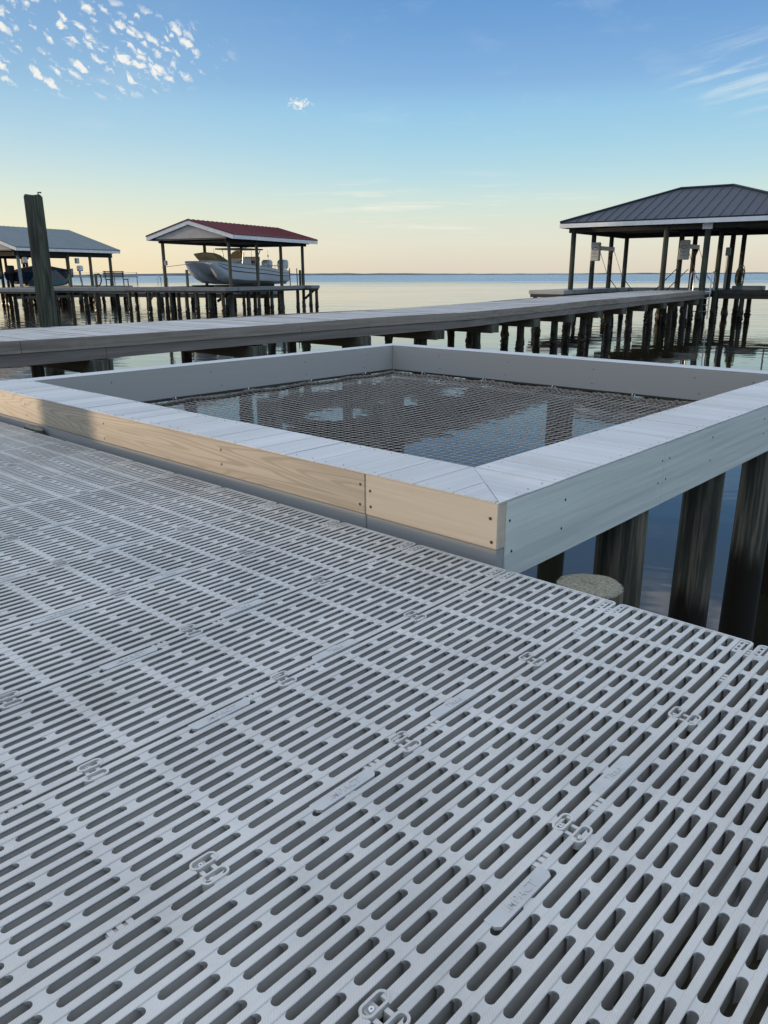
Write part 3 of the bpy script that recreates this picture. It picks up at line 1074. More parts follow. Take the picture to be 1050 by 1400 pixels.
hooks = [(NX0 + (NX1 - NX0) * t, IY1, 0, 1) for t in (0.1, 0.3, 0.5, 0.7, 0.9)] + [(IX0, NY0 + (NY1 - NY0) * t, 1, 1) for t in (0.1, 0.3, 0.5, 0.7, 0.9)] + \
        [(NX0 + (NX1 - NX0) * t, IY0 - 0.02, 0, -1) for t in (0.1, 0.3, 0.5, 0.7, 0.9)] + [(IX1 + 0.02, NY0 + (NY1 - NY0) * t, 2, 1) for t in (0.1, 0.3, 0.5, 0.7, 0.9)]
for x, y, s, sg in hooks:
    b = MB()
    d = {0: (0, sg), 1: (-1, 0), 2: (1, 0)}[s]
    c = (x - d[0] * 0.02, y - d[1] * 0.02, -0.048)
    b.tube([(c[0] + 0.014 * cos(a) * (abs(d[0]) + 0.2), c[1] + 0.014 * cos(a) * (abs(d[1]) + 0.2), c[2] + 0.012 * sin(a)) for a in [2 * pi * i / 12 for i in range(13)]], 0.0028, 5)
    b.tube([(x, y, -0.048), c], 0.0032, 5)
    b.build('hook', M_STEEL, net)

# ------------------------------------------------------------------ cut piles at the deck edge
for x, y, r, zt, lb in ((-0.185, 0.215, 0.094, -0.072, 'cut round pile with pale weathered top beside the deck at the platform corner'),
                        (-3.17, 0.145, 0.105, 0.012, 'low cut pile top tucked against the shaded end of the sunlit board')):
    t = thing('cut_pile', lb, 'pile', (x, y, -2))
    b = MB()
    if x < -3:
        b.loft([[(x + 0.105 * cos(a), 0.0235 + 0.021 * sin(a), z) for a in [2 * pi * i / 22 for i in range(22)]] for z in (-2, zt - 0.004)])
    else:
        pile_mesh(b, x, y, -2, zt - 0.004, r, n=22, seed=int(abs(x) * 10))
    b.build('timber', M_PILE, t)
    b = MB()
    rnd = random.Random(9)
    rr = r * 0.955
    yy, sq = (y, 1.0) if x > -3 else (0.0235, 0.2)
    rg = [[(x + rr * f * cos(a), yy + sq * rr * f * sin(a), zt + dz + (rnd.uniform(-0.003, 0.003) if f < 1 else rnd.uniform(-0.0015, 0.001))) for a in [2 * pi * i / 22 for i in range(22)]]
          for f, dz in ((1.0, -0.006), (0.97, 0.0), (0.75, 0.003), (0.5, 0.004), (0.25, 0.005), (0.05, 0.004))]
    b.loft(rg)
    b.build('sawn_top', M_PILETOP, t, angle=60)

# added kerb and an unseen tall mooring pile, both left of the picture: they cast the shade on the long board
b = MB()
b.bbox(-15.0, -3.2, -1.75, -1.60, -1.0, 0.104, 0.004)
tag(b.build('shade_caster_kerb', M_FASCIA_X2), 'low grey painted kerb board along the far side of the walkway', 'kerb')
t = thing('mooring_pile', 'tall round mooring pile standing left of the walkway', 'pile', (-12.3, -4.36, -2))
b = MB()
pile_mesh(b, -12.3, -4.36, -2, 1.4, 0.115, n=16, seed=77)
b.build('timber', M_PILE3, t)
b = MB()
b.loft([[(-12.3 + q * cos(a), -4.36 + q * sin(a), z) for a in [2 * pi * i / 14 for i in range(14)]] for q, z in ((0.1, 1.401), (0.09, 1.41))])
b.build('sawn_top', M_PILETOP, t)

# ------------------------------------------------------------------ long weathered pier behind the platform
PIER = [(-3.5, -8.62, 0.0), (2.0, -8.78, 0.0), (11.5, -9.02, 0.0), (16.5, -9.65, 0.03), (22.0, -10.45, 0.06), (30.6, -11.55, 0.09)]   # y, near-edge x, height
PWID = 2.3


def pier_at(y):
    for (ya, xa, za), (yb, xb, zb) in zip(PIER[:-1], PIER[1:]):
        if y <= yb:
            t = (y - ya) / (yb - ya)
            t2 = max(0, t)
            return xa + (xb - xa) * t, za + (zb - za) * t2
    return PIER[-1][1], PIER[-1][2]


pier = thing('wooden_pier', 'long weathered grey timber pier running behind the net platform to the dark-roofed boathouse', 'pier', (-10, 10, ZW))
b = MB()
y = -3.5
rnd = random.Random(11)
while y < 30.6:
    w_ = 0.14
    x, z = pier_at(y + w_ / 2)
    dz = rnd.uniform(-0.003, 0.003)
    b.box(x - PWID + rnd.uniform(-0.012, 0.012), x - 0.042, y + 0.005, y + w_ - 0.005 + rnd.uniform(-0.002, 0.002), z - 0.04, z + dz * 1.6)
    y += w_
b.build('deck_boards', M_PIER_TOP, pier)
segs = [-3.5, -0.4, 2.35, 6.9, 11.5, 16.0, 20.4, 25.3, 30.6]
for side in (0, 1):
    off = 0.0 if side == 0 else -PWID
    for lower in ((0, 1) if side == 0 else (0,)):
        for i in range(len(segs) - 1):
            sh = 1.1 if lower else 0.0
            ya, yb = segs[i] + sh * (i > 0), min(30.6, segs[i + 1] + sh)
            xa, za = pier_at(ya)
            xb, zb = pier_at(yb)
            b = MB()
            n = 6
            rings = []
            for q in range(n + 1):
                yy = ya + 0.003 + (yb - ya - 0.006) * q / n
                xx, zz = pier_at(yy)
                sag = 0.012 * sin(q / n * pi) * (1 if (i + lower) % 2 else -0.4)
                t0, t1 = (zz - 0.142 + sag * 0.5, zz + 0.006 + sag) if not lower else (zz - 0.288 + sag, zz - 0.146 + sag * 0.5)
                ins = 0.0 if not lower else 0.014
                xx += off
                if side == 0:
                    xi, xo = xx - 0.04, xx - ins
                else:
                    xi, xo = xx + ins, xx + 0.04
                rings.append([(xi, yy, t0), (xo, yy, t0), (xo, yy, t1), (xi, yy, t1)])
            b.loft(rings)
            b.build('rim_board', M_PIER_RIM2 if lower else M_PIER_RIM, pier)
bents = [-2.2, 0.6, 3.35, 5.95, 8.35, 10.5, 12.6, 14.7, 16.8, 18.9, 21.0, 23.1, 25.2, 27.3, 29.4]
for k, y in enumerate(bents):
    x, z = pier_at(y)
    for s in (-1, 1):
        b = MB()
        yy = y + s * 0.12
        b.bbox(x - PWID - 0.12, x + 0.06 - 0.01 * (s > 0), yy - 0.02, yy + 0.02, z - 0.475, z - 0.292, 0.003)
        b.build('cap_beam', M_CAP, pier)
        b = MB()
        b.box(x + 0.0615 - 0.01 * (s > 0), x + 0.0665 - 0.01 * (s > 0), yy - 0.0195, yy + 0.0195, z - 0.474, z - 0.293)
        b.build('beam_end', M_CAPEND, pier)
    for dx in (-0.42, -PWID + 0.35):
        b = MB()
        pile_mesh(b, x + dx + rnd.uniform(-0.06, 0.06), y, -2.2, z - 0.30, 0.094, oyst=0.035 if y > 9 else 0.03, zo=(-1.26, -0.70), n=12, seed=200 + k * 2 + int(dx < -1))
        b.build('piling', M_PILE2 if k % 2 else M_PILE, pier)
    # short packing blocks seen on the ends of the beams
    b = MB()
    b.box(x - 0.10, x + 0.045, y - 0.095, y + 0.095, z - 0.47, z - 0.30)
    b.build('packing_block', M_PILE, pier)

# low landing on the far side of the pier
ld = thing('low_landing', 'low timber landing close to the water, seen beneath the grey pier', 'landing', (-12.2, 12, ZW))
b = MB()
y = 9.2
while y < 15.0:
    b.box(-13.1, -11.75, y + 0.004, y + 0.136, -0.30, -0.265)
    y += 0.14
b.build('deck_boards', M_PIER_TOP, ld)
for xx in (-11.73, -13.12):
    b = MB()
    b.bbox(xx - 0.02, xx + 0.02, 9.2, 15.0, -0.47, -0.262, 0.003)
    b.build('rim_board', M_PIER_RIM, ld)
for yy in (9.6, 12.2, 14.6):
    for xx in (-11.85, -13.0):
        b = MB()
        pile_mesh(b, xx, yy, -2, -0.31, 0.09, oyst=0.04, n=12, seed=int(yy * 10))
        b.build('piling', M_PILE3, ld)

# tall mooring pile left of the pier
t = thing('mooring_pile', 'tall thick dark green mooring pile standing behind the left end of the grey pier', 'pile', (-12.1, 4.23, -2))
b = MB()
pile_mesh(b, -12.1, 4.23, -2.2, 1.93, 0.142, n=20, seed=31)
b.build('timber', M_PILE3, t)
b = MB()
b.loft([[(-12.1 + q * cos(a), 4.23 + q * sin(a), z + 0.012 * sin(3 * a) * (q > 0.1)) for a in [2 * pi * i / 18 for i in range(18)]] for q, z in ((0.130, 1.925), (0.118, 1.945), (0.02, 1.95))])
tp = b.build('sawn_top', M_PILE3, t)
b = MB()
b.tube([(-12.06, 4.30, 1.93), (-12.06, 4.30, 1.99), (-12.02, 4.33, 1.985)], 0.012, 6)
b.build('cleat', M_BLACK, t)

# ------------------------------------------------------------------ boathouses
def L(o):
    """points are given in the building's own axes"""
    return dict(parent=o, local=True)


def gable_roof(th, W, Ln, ez, rz, roof_m, ribs=0.03, fascia=0.19):
    """gable roof u in [-W,0], v in [0,Ln]; thin metal skin, white fascia, gable siding, dark soffit"""
    r = MB()
    t = 0.05
    prof = [(0.03, ez), (-W / 2, rz), (-W - 0.03, ez)]
    lo = [(u, -0.04, z) for u, z in prof] + [(u, -0.04, z + t) for u, z in prof[::-1]]
    hi = [(u, Ln + 0.04, z) for u, z in prof] + [(u, Ln + 0.04, z + t) for u, z in prof[::-1]]
    r.loft([lo, hi])
    n = int(Ln / 0.4)
    for k in range(n + 1):       # standing ribs
        v = 0.05 + (Ln - 0.1) * k / n
        for s in (0, 1):
            a = (0.03, v, ez + t + 0.012) if s == 0 else (-W - 0.03, v, ez + t + 0.012)
            r.bar(a, (-W / 2, v, rz + t + 0.012), 0.025, ribs)
    roof = r.build('roof', roof_m, **L(th))
    for u in (0.0, -W):
        f = MB()
        s = 1 if u == 0 else -1
        f.box(u - 0.02, u + 0.02, 0.0, Ln, ez - fascia, ez - 0.012)
        f.build('fascia', M_TRIM, roof, local=True)
    for v in (0.0, Ln):
        f = MB()
        for u in (0.0, -W):
            f.bar((u, v, ez - fascia / 2 - 0.01), (-W / 2, v, rz - fascia / 2 - 0.01), 0.035, fascia, upv=(0, 0, 1))
        f.build('rake_trim', M_TRIM, roof, local=True)
        g = MB()
        d = 0.05 if v == 0 else -0.05
        ins = 0.5
        zz = ez - fascia + 0.05
        pts = [(-ins, zz), (-W / 2, rz - fascia - 0.02), (-W + ins, zz)]
        zb = lambda u: rz - fascia - (rz - ez) * abs(u + W / 2) / (W / 2)
        poly = [(-ins, ez - fascia), (-ins, zb(-ins)), (-W / 2, rz - fascia), (-W + ins, zb(-W + ins)), (-W + ins, ez - fascia)]
        g.loft([[(u, v + d + 0.03, z) for u, z in poly], [(u, v + d + 0.06, z) for u, z in poly]] if v == 0 else [[(u, v + d - 0.03, z) for u, z in poly], [(u, v + d - 0.06, z) for u, z in poly]])
        g.build('gable_wall', M_GABLE, roof, local=True)
    s = MB()
    s.box(-W + 0.03, -0.03, 0.03, Ln - 0.03, ez - fascia + 0.03, ez - fascia + 0.06)
    s.build('soffit', M_SOFFIT, roof, local=True)
    return roof


def beam(th, a, b, wx=0.1, wz=0.28, name='beam', m=None):
    k = MB()
    k.bar(a, b, wx, wz)
    return k.build(name, m or M_SOFFIT, **L(th))


def post(th, u, v, z0, z1, r=0.1, m=None, seed=0, oyst=0.035):
    k = MB()
    pile_mesh(k, u, v, z0, z1, r, oyst=oyst, zo=(-1.26, -0.7), n=10, seed=seed)
    return k.build('post', m or M_POST, **L(th))


def deck_rect(th, u0, u1, v0, v1, z, m=None, rim=0.26):
    k = MB()
    k.box(u0, u1, v0, v1, z - 0.05, z)
    d = k.build('deck', m or M_GREYWOOD, **L(th))
    k = MB()
    k.box(u0 + 0.03, u1 - 0.03, v0 + 0.03, v1 - 0.03, z - rim, z - 0.052)
    k.build('deck_frame', M_DARKWOOD, d, local=True)
    k = MB()
    for a, b_ in (((u0, v0 - 0.012), (u1, v0 - 0.012)), ((u1 + 0.012, v0), (u1 + 0.012, v1)), ((u0, v1 + 0.012), (u1, v1 + 0.012)), ((u0 - 0.012, v0), (u0 - 0.012, v1))):
        k.bar((a[0], a[1], z - 0.085), (b_[0], b_[1], z - 0.085), 0.03, 0.16)
    k.build('rim_board', m or M_GREYWOOD, d, local=True)
    return d


def under_piles(th, pts, z1, seed, r=0.1, oyst=0.035):
    for i, (u, v) in enumerate(pts):
        k = MB()
        pile_mesh(k, u, v, -2.2, z1, r, oyst=oyst, zo=(-1.26, -0.7), n=10, seed=seed + i)
        k.build('piling', M_PILE2 if i % 3 == 1 else M_PILE3, **L(th))


# --- middle boathouse: red gable roof
BZ = 0.17
OB, RB = (-31.81, 22.86), radians(18.5)
bh = thing('boathouse', 'open boathouse with a dark red gable roof over a white catamaran', 'boathouse', (*OB, ZW), RB)
INVZ = Matrix.Translation((0, 0, -ZW))
# local heights are measured from the water, so shift once
bh.location.z = 0
W, Ln, EZ, RZ = 5.35, 8.45, 2.65, 3.38
gable_roof(bh, W, Ln, EZ, RZ, M_ROOF_RED)
pu = [(-0.62, 0.45), (-0.62, 2.95), (-0.62, 5.35), (-0.62, 7.75), (-W + 0.62, 0.45), (-W + 0.62, 4.0), (-W + 0.62, 7.6)]
for i, (u, v) in enumerate(pu):
    post(bh, u, v, -2.2, EZ - 0.16, 0.088, seed=300 + i)
for u in (-0.62, -W + 0.62):
    beam(bh, (u, 0.2, EZ - 0.235), (u, Ln - 0.3, EZ - 0.235), 0.1, 0.17)
for v in (0.45, 7.7):
    beam(bh, (-W + 0.5, v, EZ - 0.24), (-0.5, v, EZ - 0.24), 0.09, 0.16)
deck_rect(bh, -6.6, -0.1, -0.75, 0.25, BZ)
deck_rect(bh, -0.75, -0.05, 0.28, 8.0, BZ)
deck_rect(bh, -0.02, 0.36, 6.9, 7.9, BZ)
deck_rect(bh, -W - 0.4, -W + 0.75, 0.28, 8.0, BZ)
under_piles(bh, [(-6.3, -0.6), (-6.3, -0.1), (-5.0, -0.6), (-3.6, -0.6), (-3.2, -0.5), (-2.0, -0.6), (-1.2, -0.6), (-0.4, -0.6), (-0.4, 1.6), (-0.35, 3.8), (-0.3, 4.5), (-0.35, 6.6), (0.22, 7.1), (0.22, 7.8),
                 (-W, 1.8), (-W, 5.5), (-4.2, -0.2), (-2.6, 0.1), (-5.6, 0.0), (-4.5, -0.5), (-2.7, -0.5), (-1.6, 0.1), (-0.9, 0.1), (-0.5, 2.4), (-0.5, 5.0), (-3.3, 2.0), (-2.0, 2.0), (-3.3, 6.0), (-2.0, 6.0)], BZ - 0.24, 320, 0.095)
for a, b_ in (((0.2, 7.7, BZ - 0.2), (-0.5, 7.7, BZ - 0.75)), ((-0.5, 0.3, BZ - 0.2), (-1.4, 0.3, BZ - 0.7)), ((-4.6, -0.6, BZ - 0.2), (-5.1, -0.6, BZ - 0.8))):
    beam(bh, a, b_, 0.05, 0.13, 'brace', M_DARKWOOD)
# lift cradle below the boat
for v in (1.4, 6.0):
    beam(bh, (-4.5, v, 0.02), (-0.7, v, 0.02), 0.14, 0.22, 'lift_beam', M_GALV)
for u in (-3.35, -1.95):
    beam(bh, (u, 0.9, 0.19), (u, 6.6, 0.19), 0.12, 0.12, 'bunk', M_DARKWOOD)
k = MB()
k.tube([(-4.72, 0.25, 1.15), (-3.4, 0.45, 1.28), (-2.7, 0.6, 1.42)], 0.014, 5)
tag(k.build('mooring_line', M_GREYWOOD), 'thin grey mooring line from the left roof post to the catamaran bow', 'rope')
ml = bpy.data.objects['mooring_line']
ml.location, ml.rotation_euler = (*OB, 0), (0, 0, RB)
k = MB()
k.bbox(-W + 0.62 + 0.07, -W + 0.62 + 0.2, 0.36, 0.5, 1.25, 1.48, 0.01)
k.build('junction_box', M_GALV, **L(bh))
for i, (u, v) in enumerate(((-0.5, 7.2), (-3.0, 0.05))):
    k = MB()
    k.box(u - 0.05, u + 0.05, v - 0.05, v + 0.05, BZ + 0.002, BZ + 0.85)
    k.build('guide_post', M_POST, **L(bh))
# ladder rails leaning by the stern
for v in (5.7, 6.5):
    beam(bh, (-0.28, v, BZ), (-0.55, v + 0.42, 1.1), 0.05, 0.07, 'leaning_rail', M_DARKWOOD)

# --- white catamaran
bt = thing('catamaran', 'white catamaran fishing boat with blue stripes lifted under the red roof', 'boat', (OB[0] - 0.75 * sin(RB), OB[1] + 0.75 * cos(RB), 0), RB)
CU = -2.65


def cat_ring(v, hb, zk, zg, zt, ki):
    """hb half beam, zk keel, zg gunwale, zt tunnel roof, ki inner half width of the tunnel"""
    m = (hb + ki) / 2
    pts = [(-hb, zg), (-hb * 0.985, zk + (zg - zk) * 0.45), (-hb * 0.93, zk + (zg - zk) * 0.22), (-m, zk), (-ki - 0.08, zk + 0.06), (-ki, zt - 0.05), (-ki * 0.6, zt),
           (ki * 0.6, zt), (ki, zt - 0.05), (ki + 0.08, zk + 0.06), (m, zk), (hb * 0.93, zk + (zg - zk) * 0.22), (hb * 0.985, zk + (zg - zk) * 0.45), (hb, zg), (hb * 0.9, zg + 0.03), (-hb * 0.9, zg + 0.03)]
    return [(CU + u, v, z) for u, z in pts]


st = [(-0.15, 0.86, 1.28, 1.42, 1.36, 0.5), (0.15, 1.04, 0.98, 1.42, 1.22, 0.45), (0.6, 1.17, 0.55, 1.40, 0.92, 0.40), (1.1, 1.23, 0.36, 1.37, 0.76, 0.36), (2.4, 1.28, 0.27, 1.29, 0.64, 0.34),
      (4.2, 1.28, 0.25, 1.19, 0.58, 0.33), (5.6, 1.26, 0.25, 1.04, 0.56, 0.33), (6.9, 1.22, 0.27, 0.98, 0.56, 0.33)]
k = MB()
k.loft([cat_ring(*s) for s in st])
hull = k.build('hull', M_WHITE, bt, local=True, angle=40)
for f0, f1, nm_ in ((0.80, 0.835, 'stripe'), (0.58, 0.63, 'stripe')):
    for s in (-1, 1):
        k = MB()
        rings = []
        for (v, hb, zk, zg, zt, ki) in st[1:]:
            za, zb_ = zk + (zg - zk) * f0, zk + (zg - zk) * f1
            u = CU + s * (hb * 0.995 + 0.004)
            rings.append([(u - s * 0.02, v, za), (u + s * 0.006, v, za), (u + s * 0.006, v, zb_), (u - s * 0.02, v, zb_)])
        k.loft(rings)
        k.build(nm_, M_NAVY, hull, local=True)
k = MB()
k.loft([cat_ring(v, hb * 1.012, zg - 0.05, zg + 0.005, zg - 0.045, hb * 0.9) for (v, hb, zk, zg, zt, ki) in st])
k.build('rub_rail', M_WHITE, hull, local=True)
# tan bow cover standing up
k = MB()
prof = [(0.95, 1.36), (0.55, 1.66), (0.3, 1.86), (0.45, 1.90), (0.95, 1.80), (1.5, 1.58), (1.9, 1.34)]
k.loft([[(CU - 0.62, v, z if z < 1.4 else z - 0.06) for v, z in prof], [(CU, v, z) for v, z in prof], [(CU + 0.62, v, z if z < 1.4 else z - 0.06) for v, z in prof]])
k.build('bow_cover', M_CANVAS, bt, local=True, angle=50)
# console, seat, screen
k = MB()
k.loft([[(CU - 0.5, 3.0, 1.2), (CU + 0.5, 3.0, 1.2), (CU + 0.5, 4.0, 1.2), (CU - 0.5, 4.0, 1.2)], [(CU - 0.48, 3.15, 1.62), (CU + 0.48, 3.15, 1.62), (CU + 0.48, 3.95, 1.62), (CU - 0.48, 3.95, 1.62)]])
con = k.build('console', M_WHITE, bt, local=True)
k = MB()
k.loft([[(CU + 0.46 * cos(a), 3.3 + 0.06 * (1 - abs(cos(a))) + dv, 1.62 + 0.42 * sin(a)) for a in [pi * i / 10 for i in range(11)]] for dv in (0.0, 0.03)])
k.build('windscreen', M_CANVAS, con, local=True)
k = MB()
k.bbox(CU - 0.5, CU + 0.5, 4.35, 4.85, 1.15, 1.5, 0.04)
k.bbox(CU - 0.5, CU + 0.5, 4.75, 4.87, 1.5, 1.75, 0.03)
k.build('seat', M_GALV, bt, local=True)
# hard top on pipes
k = MB()
k.bbox(CU - 0.85, CU + 0.85, 2.5, 4.7, 2.08, 2.15, 0.02)
ht = k.build('hard_top', M_NAVY, bt, local=True)
for u, v, u1, v1 in ((-0.55, 3.0, -0.7, 2.95), (0.55, 3.0, 0.7, 2.95), (-0.55, 4.1, -0.7, 4.6), (0.55, 4.1, 0.7, 4.6)):
    k = MB()
    k.tube([(CU + u, v, 1.2), (CU + u1, v1, 2.08)], 0.025, 6)
    k.build('pipe_leg', M_ALU, ht, local=True)
for i, (u, v, z1) in enumerate(((-0.8, 2.4, 2.15), (0.8, 3.6, 2.55), (0.85, 5.2, 2.1), (-0.8, 5.3, 2.0))):
    k = MB()
    k.tube([(CU + u, v, 1.15), (CU + u + 0.02, v - 0.1, z1)], [0.012, 0.006], 5)
    k.tube([(CU + u + 0.02, v - 0.08, z1 - 0.35), (CU + u + 0.02, v - 0.085, z1 - 0.28)], 0.04, 6)
    k.build('fishing_rod', M_BLACK, bt, local=True)
k = MB()
for u in (-0.95, 0.95):
    k.tube([(CU + u, 5.7, 1.0), (CU + u, 5.7, 1.28), (CU + u, 6.8, 1.28), (CU + u, 6.8, 1.0)], 0.018, 5)
k.tube([(CU - 0.95, 6.8, 1.28), (CU + 0.95, 6.8, 1.28)], 0.018, 5)
k.build('stern_rail', M_ALU, bt, local=True)
for u in (-0.55, 0.55):
    k = MB()
    rg = []
    for z, du, v0, v1 in ((1.05, 0.15, 6.95, 7.35), (1.2, 0.2, 6.92, 7.5), (1.5, 0.21, 6.95, 7.52), (1.62, 0.15, 7.05, 7.45)):
        rg.append([(CU + u - du, v0, z), (CU + u + du, v0, z), (CU + u + du, v1, z), (CU + u - du, v1, z)])
    k.loft(rg)
    eng = k.build('outboard_engine', M_WHITE, bt, local=True)
    k = MB()
    k.loft([[(CU + u - 0.1, 7.0, 1.06), (CU + u + 0.1, 7.0, 1.06), (CU + u + 0.1, 7.32, 1.06), (CU + u - 0.1, 7.32, 1.06)], [(CU + u - 0.04, 7.2, 0.25), (CU + u + 0.04, 7.2, 0.25), (CU + u + 0.04, 7.5, 0.25), (CU + u - 0.04, 7.5, 0.25)]])
    k.build('engine_leg', M_NAVY, eng, local=True)

# --- walkway between the boathouses, with its posts
wk = thing('walkway', 'narrow raised timber walkway linking the two boathouses on the left', 'walkway', (-42.5, 19.0, 0), radians(20))
deck_rect(wk, -26.0, -1.0, -0.6, 0.7, 0.06)
deck_rect(wk, -1.0, 4.7, -0.4, 0.5, 0.13)
under_piles(wk, [(-25 + i * 1.25 + 0.3 * sin(i * 2.1), (-0.4, 0.45)[i % 2]) for i in range(24)], -0.18, 400, 0.1)
for u in (-8.0, -2.2, 0.2, 2.0):
    k = MB()
    k.tube([(u, 0.55, -1.5), (u, 0.55, 0.85)], 0.075, 8)
    k.build('stub_post', M_POST, **L(wk))
# lower dock behind it
k2 = thing('low_dock', 'low dark timber dock behind the walkway between the two left boathouses', 'dock', (-46.5, 27.5, 0), radians(20))
deck_rect(k2, -8, 9, -0.9, 0.9, -0.22, M_GREYWOOD, 0.4)
under_piles(k2, [(-7.6 + i * 1.4, (-0.7, 0.7)[i % 2]) for i in range(12)], -0.3, 450, 0.11)

# --- left boathouse: blue grey roof
OA, RA = (-50.66, 20.3), radians(17.0)
ba = thing('boathouse', 'wide open boathouse with a pale blue-grey roof behind the tall mooring pile', 'boathouse', (*OA, 0), RA)
WA, LA, EA, RZA = 9.6, 8.9, 2.46, 3.95
gable_roof(ba, WA, LA, EA, RZA, M_ROOF_GREY, 0.012)
n_ = 0
for u in (-0.55, -WA / 2, -WA + 0.55):
    for v in (0.5, 2.6, 4.5, 6.5, 8.4):
        if u == -0.55 and v == 2.6:
            continue
        post(ba, u, v, -2.2, EA - 0.2, 0.11 if u > -1 else 0.1, M_GREYWOOD if u > -1 and v < 1 else M_POST, seed=500 + n_)
        n_ += 1
for u in (-0.55, -WA / 2, -WA + 0.55):
    beam(ba, (u, 0.2, EA - 0.33), (u, LA - 0.3, EA - 0.33), 0.12, 0.3)
beam(ba, (-WA + 0.3, 0.5, EA - 0.35), (-0.3, 0.5, EA - 0.35), 0.1, 0.28)
deck_rect(ba, -0.9, 0.6, -1.2, 9.2, 0.05)
deck_rect(ba, -WA, -0.95, 8.0, 9.2, 0.05)
under_piles(ba, [(0.4, -0.9 + i * 1.05) for i in range(10)] + [(-0.7, -0.4 + i * 1.25) for i in range(8)] + [(-2.5 - i * 1.4, 8.6) for i in range(5)], -0.2, 540, 0.11)
for u, v in ((-0.42, 0.9), (-WA / 2, 4.5), (-0.42, 5.2)):
    k = MB()
    k.bbox(u - 0.12, u + 0.1, v - 0.13, v + 0.13, 1.55, 1.9, 0.03)
    k.build('lift_motor', M_BOXGREY, **L(ba))

beam(ba, (0.5, -1.0, -0.55), (0.5, 9.0, -0.6), 0.05, 0.16, 'brace', M_DARKWOOD)
beam(ba, (-0.8, -0.6, -0.42), (-0.8, 8.6, -0.42), 0.05, 0.2, 'brace', M_DARKWOOD)
under_piles(ba, [(-1.6 - (i % 3) * 1.3, 0.4 + i * 0.75) for i in range(11)], -0.25, 570, 0.1)
k = MB()
k.box(-3.6, -0.9, 2.2, 2.36, -0.05, 0.12)
k.box(-3.6, -0.9, 5.2, 5.36, -0.05, 0.12)
k.build('lift_beam', M_GALV, **L(ba))

# boats under it


def simple_boat(name, label, u0, v_stern, v_bow, hb, zk, zg, m, frame, rz_=RA, o=OA, deck_m=None):
    th = thing(name, label, 'boat', (*o, 0), rz_)
    Lb = v_bow - v_stern
    rings = []
    for t, w_, zz, gg in ((0, 0.86, 0.02, 0.0), (0.35, 1.0, 0.0, 0.02), (0.6, 0.97, 0.03, 0.08), (0.8, 0.74, 0.14, 0.16), (0.93, 0.36, 0.36, 0.24), (1.0, 0.05, 0.62, 0.30)):
        v = v_stern + Lb * t
        h, k0, g = hb * w_, zk + zz * (zg - zk), zg + gg * (zg - zk)
        rings.append([(u0 - h, v, g), (u0 - h * 0.9, v, k0 + (g - k0) * 0.4), (u0, v, k0), (u0 + h * 0.9, v, k0 + (g - k0) * 0.4), (u0 + h, v, g), (u0 + h * 0.85, v, g + 0.03), (u0 - h * 0.85, v, g + 0.03)])
    k = MB()
    k.loft(rings)
    k.build('hull', m, th, local=True, angle=40)
    k = MB()
    k.loft([[(u0 - hb * 0.8 * w_, v_stern + Lb * t, zg + 0.03), (u0 - hb * 0.55 * w_, v_stern + Lb * t, zg + h_), (u0 + hb * 0.55 * w_, v_stern + Lb * t, zg + h_), (u0 + hb * 0.8 * w_, v_stern + Lb * t, zg + 0.03)]
            for t, w_, h_ in ((0.06, 0.8, 0.10), (0.2, 1, 0.26), (0.45, 1, 0.45), (0.65, 0.95, 0.30), (0.85, 0.55, 0.2), (0.95, 0.2, 0.16))])
    k.build('cover', deck_m or M_DKCANVAS, th, local=True, angle=50)
    if frame:
        k = MB()
        for s in (-1, 1):
            k.tube([(u0 + s * hb * 0.85, v_stern + Lb * 0.35, zg), (u0 + s * hb * 0.8, v_stern + Lb * 0.40, zg + 1.0)], 0.03, 6)
            k.tube([(u0 + s * hb * 0.85, v_stern + Lb * 0.62, zg), (u0 + s * hb * 0.8, v_stern + Lb * 0.42, zg + 1.0)], 0.03, 6)
        k.tube([(u0 - hb * 0.8, v_stern + Lb * 0.40, zg + 1.0), (u0 + hb * 0.8, v_stern + Lb * 0.40, zg + 1.0)], 0.035, 6)
        k.build('tower_frame', M_ALU, th, local=True)
    k = MB()
    k.bbox(u0 - 0.22, u0 + 0.22, v_stern - 0.45, v_stern - 0.02, zg - 0.15, zg + 0.42, 0.06)
    en = k.build('outboard_engine', M_BLACK, th, local=True)
    k = MB()
    k.loft([[(u0 - 0.1, v_stern - 0.35, zg - 0.14), (u0 + 0.1, v_stern - 0.35, zg - 0.14), (u0 + 0.1, v_stern - 0.08, zg - 0.14), (u0 - 0.1, v_stern - 0.08, zg - 0.14)], [(u0 - 0.04, v_stern - 0.3, zg - 0.95), (u0 + 0.04, v_stern - 0.3, zg - 0.95), (u0 + 0.04, v_stern - 0.1, zg - 0.95), (u0 - 0.04, v_stern - 0.1, zg - 0.95)]])
    k.build('engine_leg', M_BLACK, en, local=True)
    return th


simple_boat('motorboat', 'navy covered motorboat with pointed bow under the blue-grey roof', -2.1, 1.3, 6.3, 1.05, 0.22, 0.98, M_NAVY, False)
simple_boat('motorboat', 'teal hulled motorboat with a pipe tower at the left edge under the blue-grey roof', -3.4, -3.6, 1.4, 1.15, 0.14, 0.86, M_TEAL, True)
k = thing('outboard_motor', 'small pale outboard motor stored on the rail by the navy boat', 'motor', (*OA, 0), RA)
b = MB()
b.bbox(-0.75, -0.45, 5.35, 5.75, 1.05, 1.42, 0.06)
b.build('cowl', M_TRIM, k, local=True)
b = MB()
b.bar((-0.6, 5.5, 1.05), (-0.6, 5.6, 0.1), 0.07, 0.12)
b.build('shaft', M_GALV, k, local=True)
b = MB()
b.tube([(-0.35 + 0.04 * sin(a), 6.9 + 0.27 * cos(a), 0.47 + 0.40 * sin(a)) for a in [2 * pi * i / 20 for i in range(21)]], 0.045, 6)
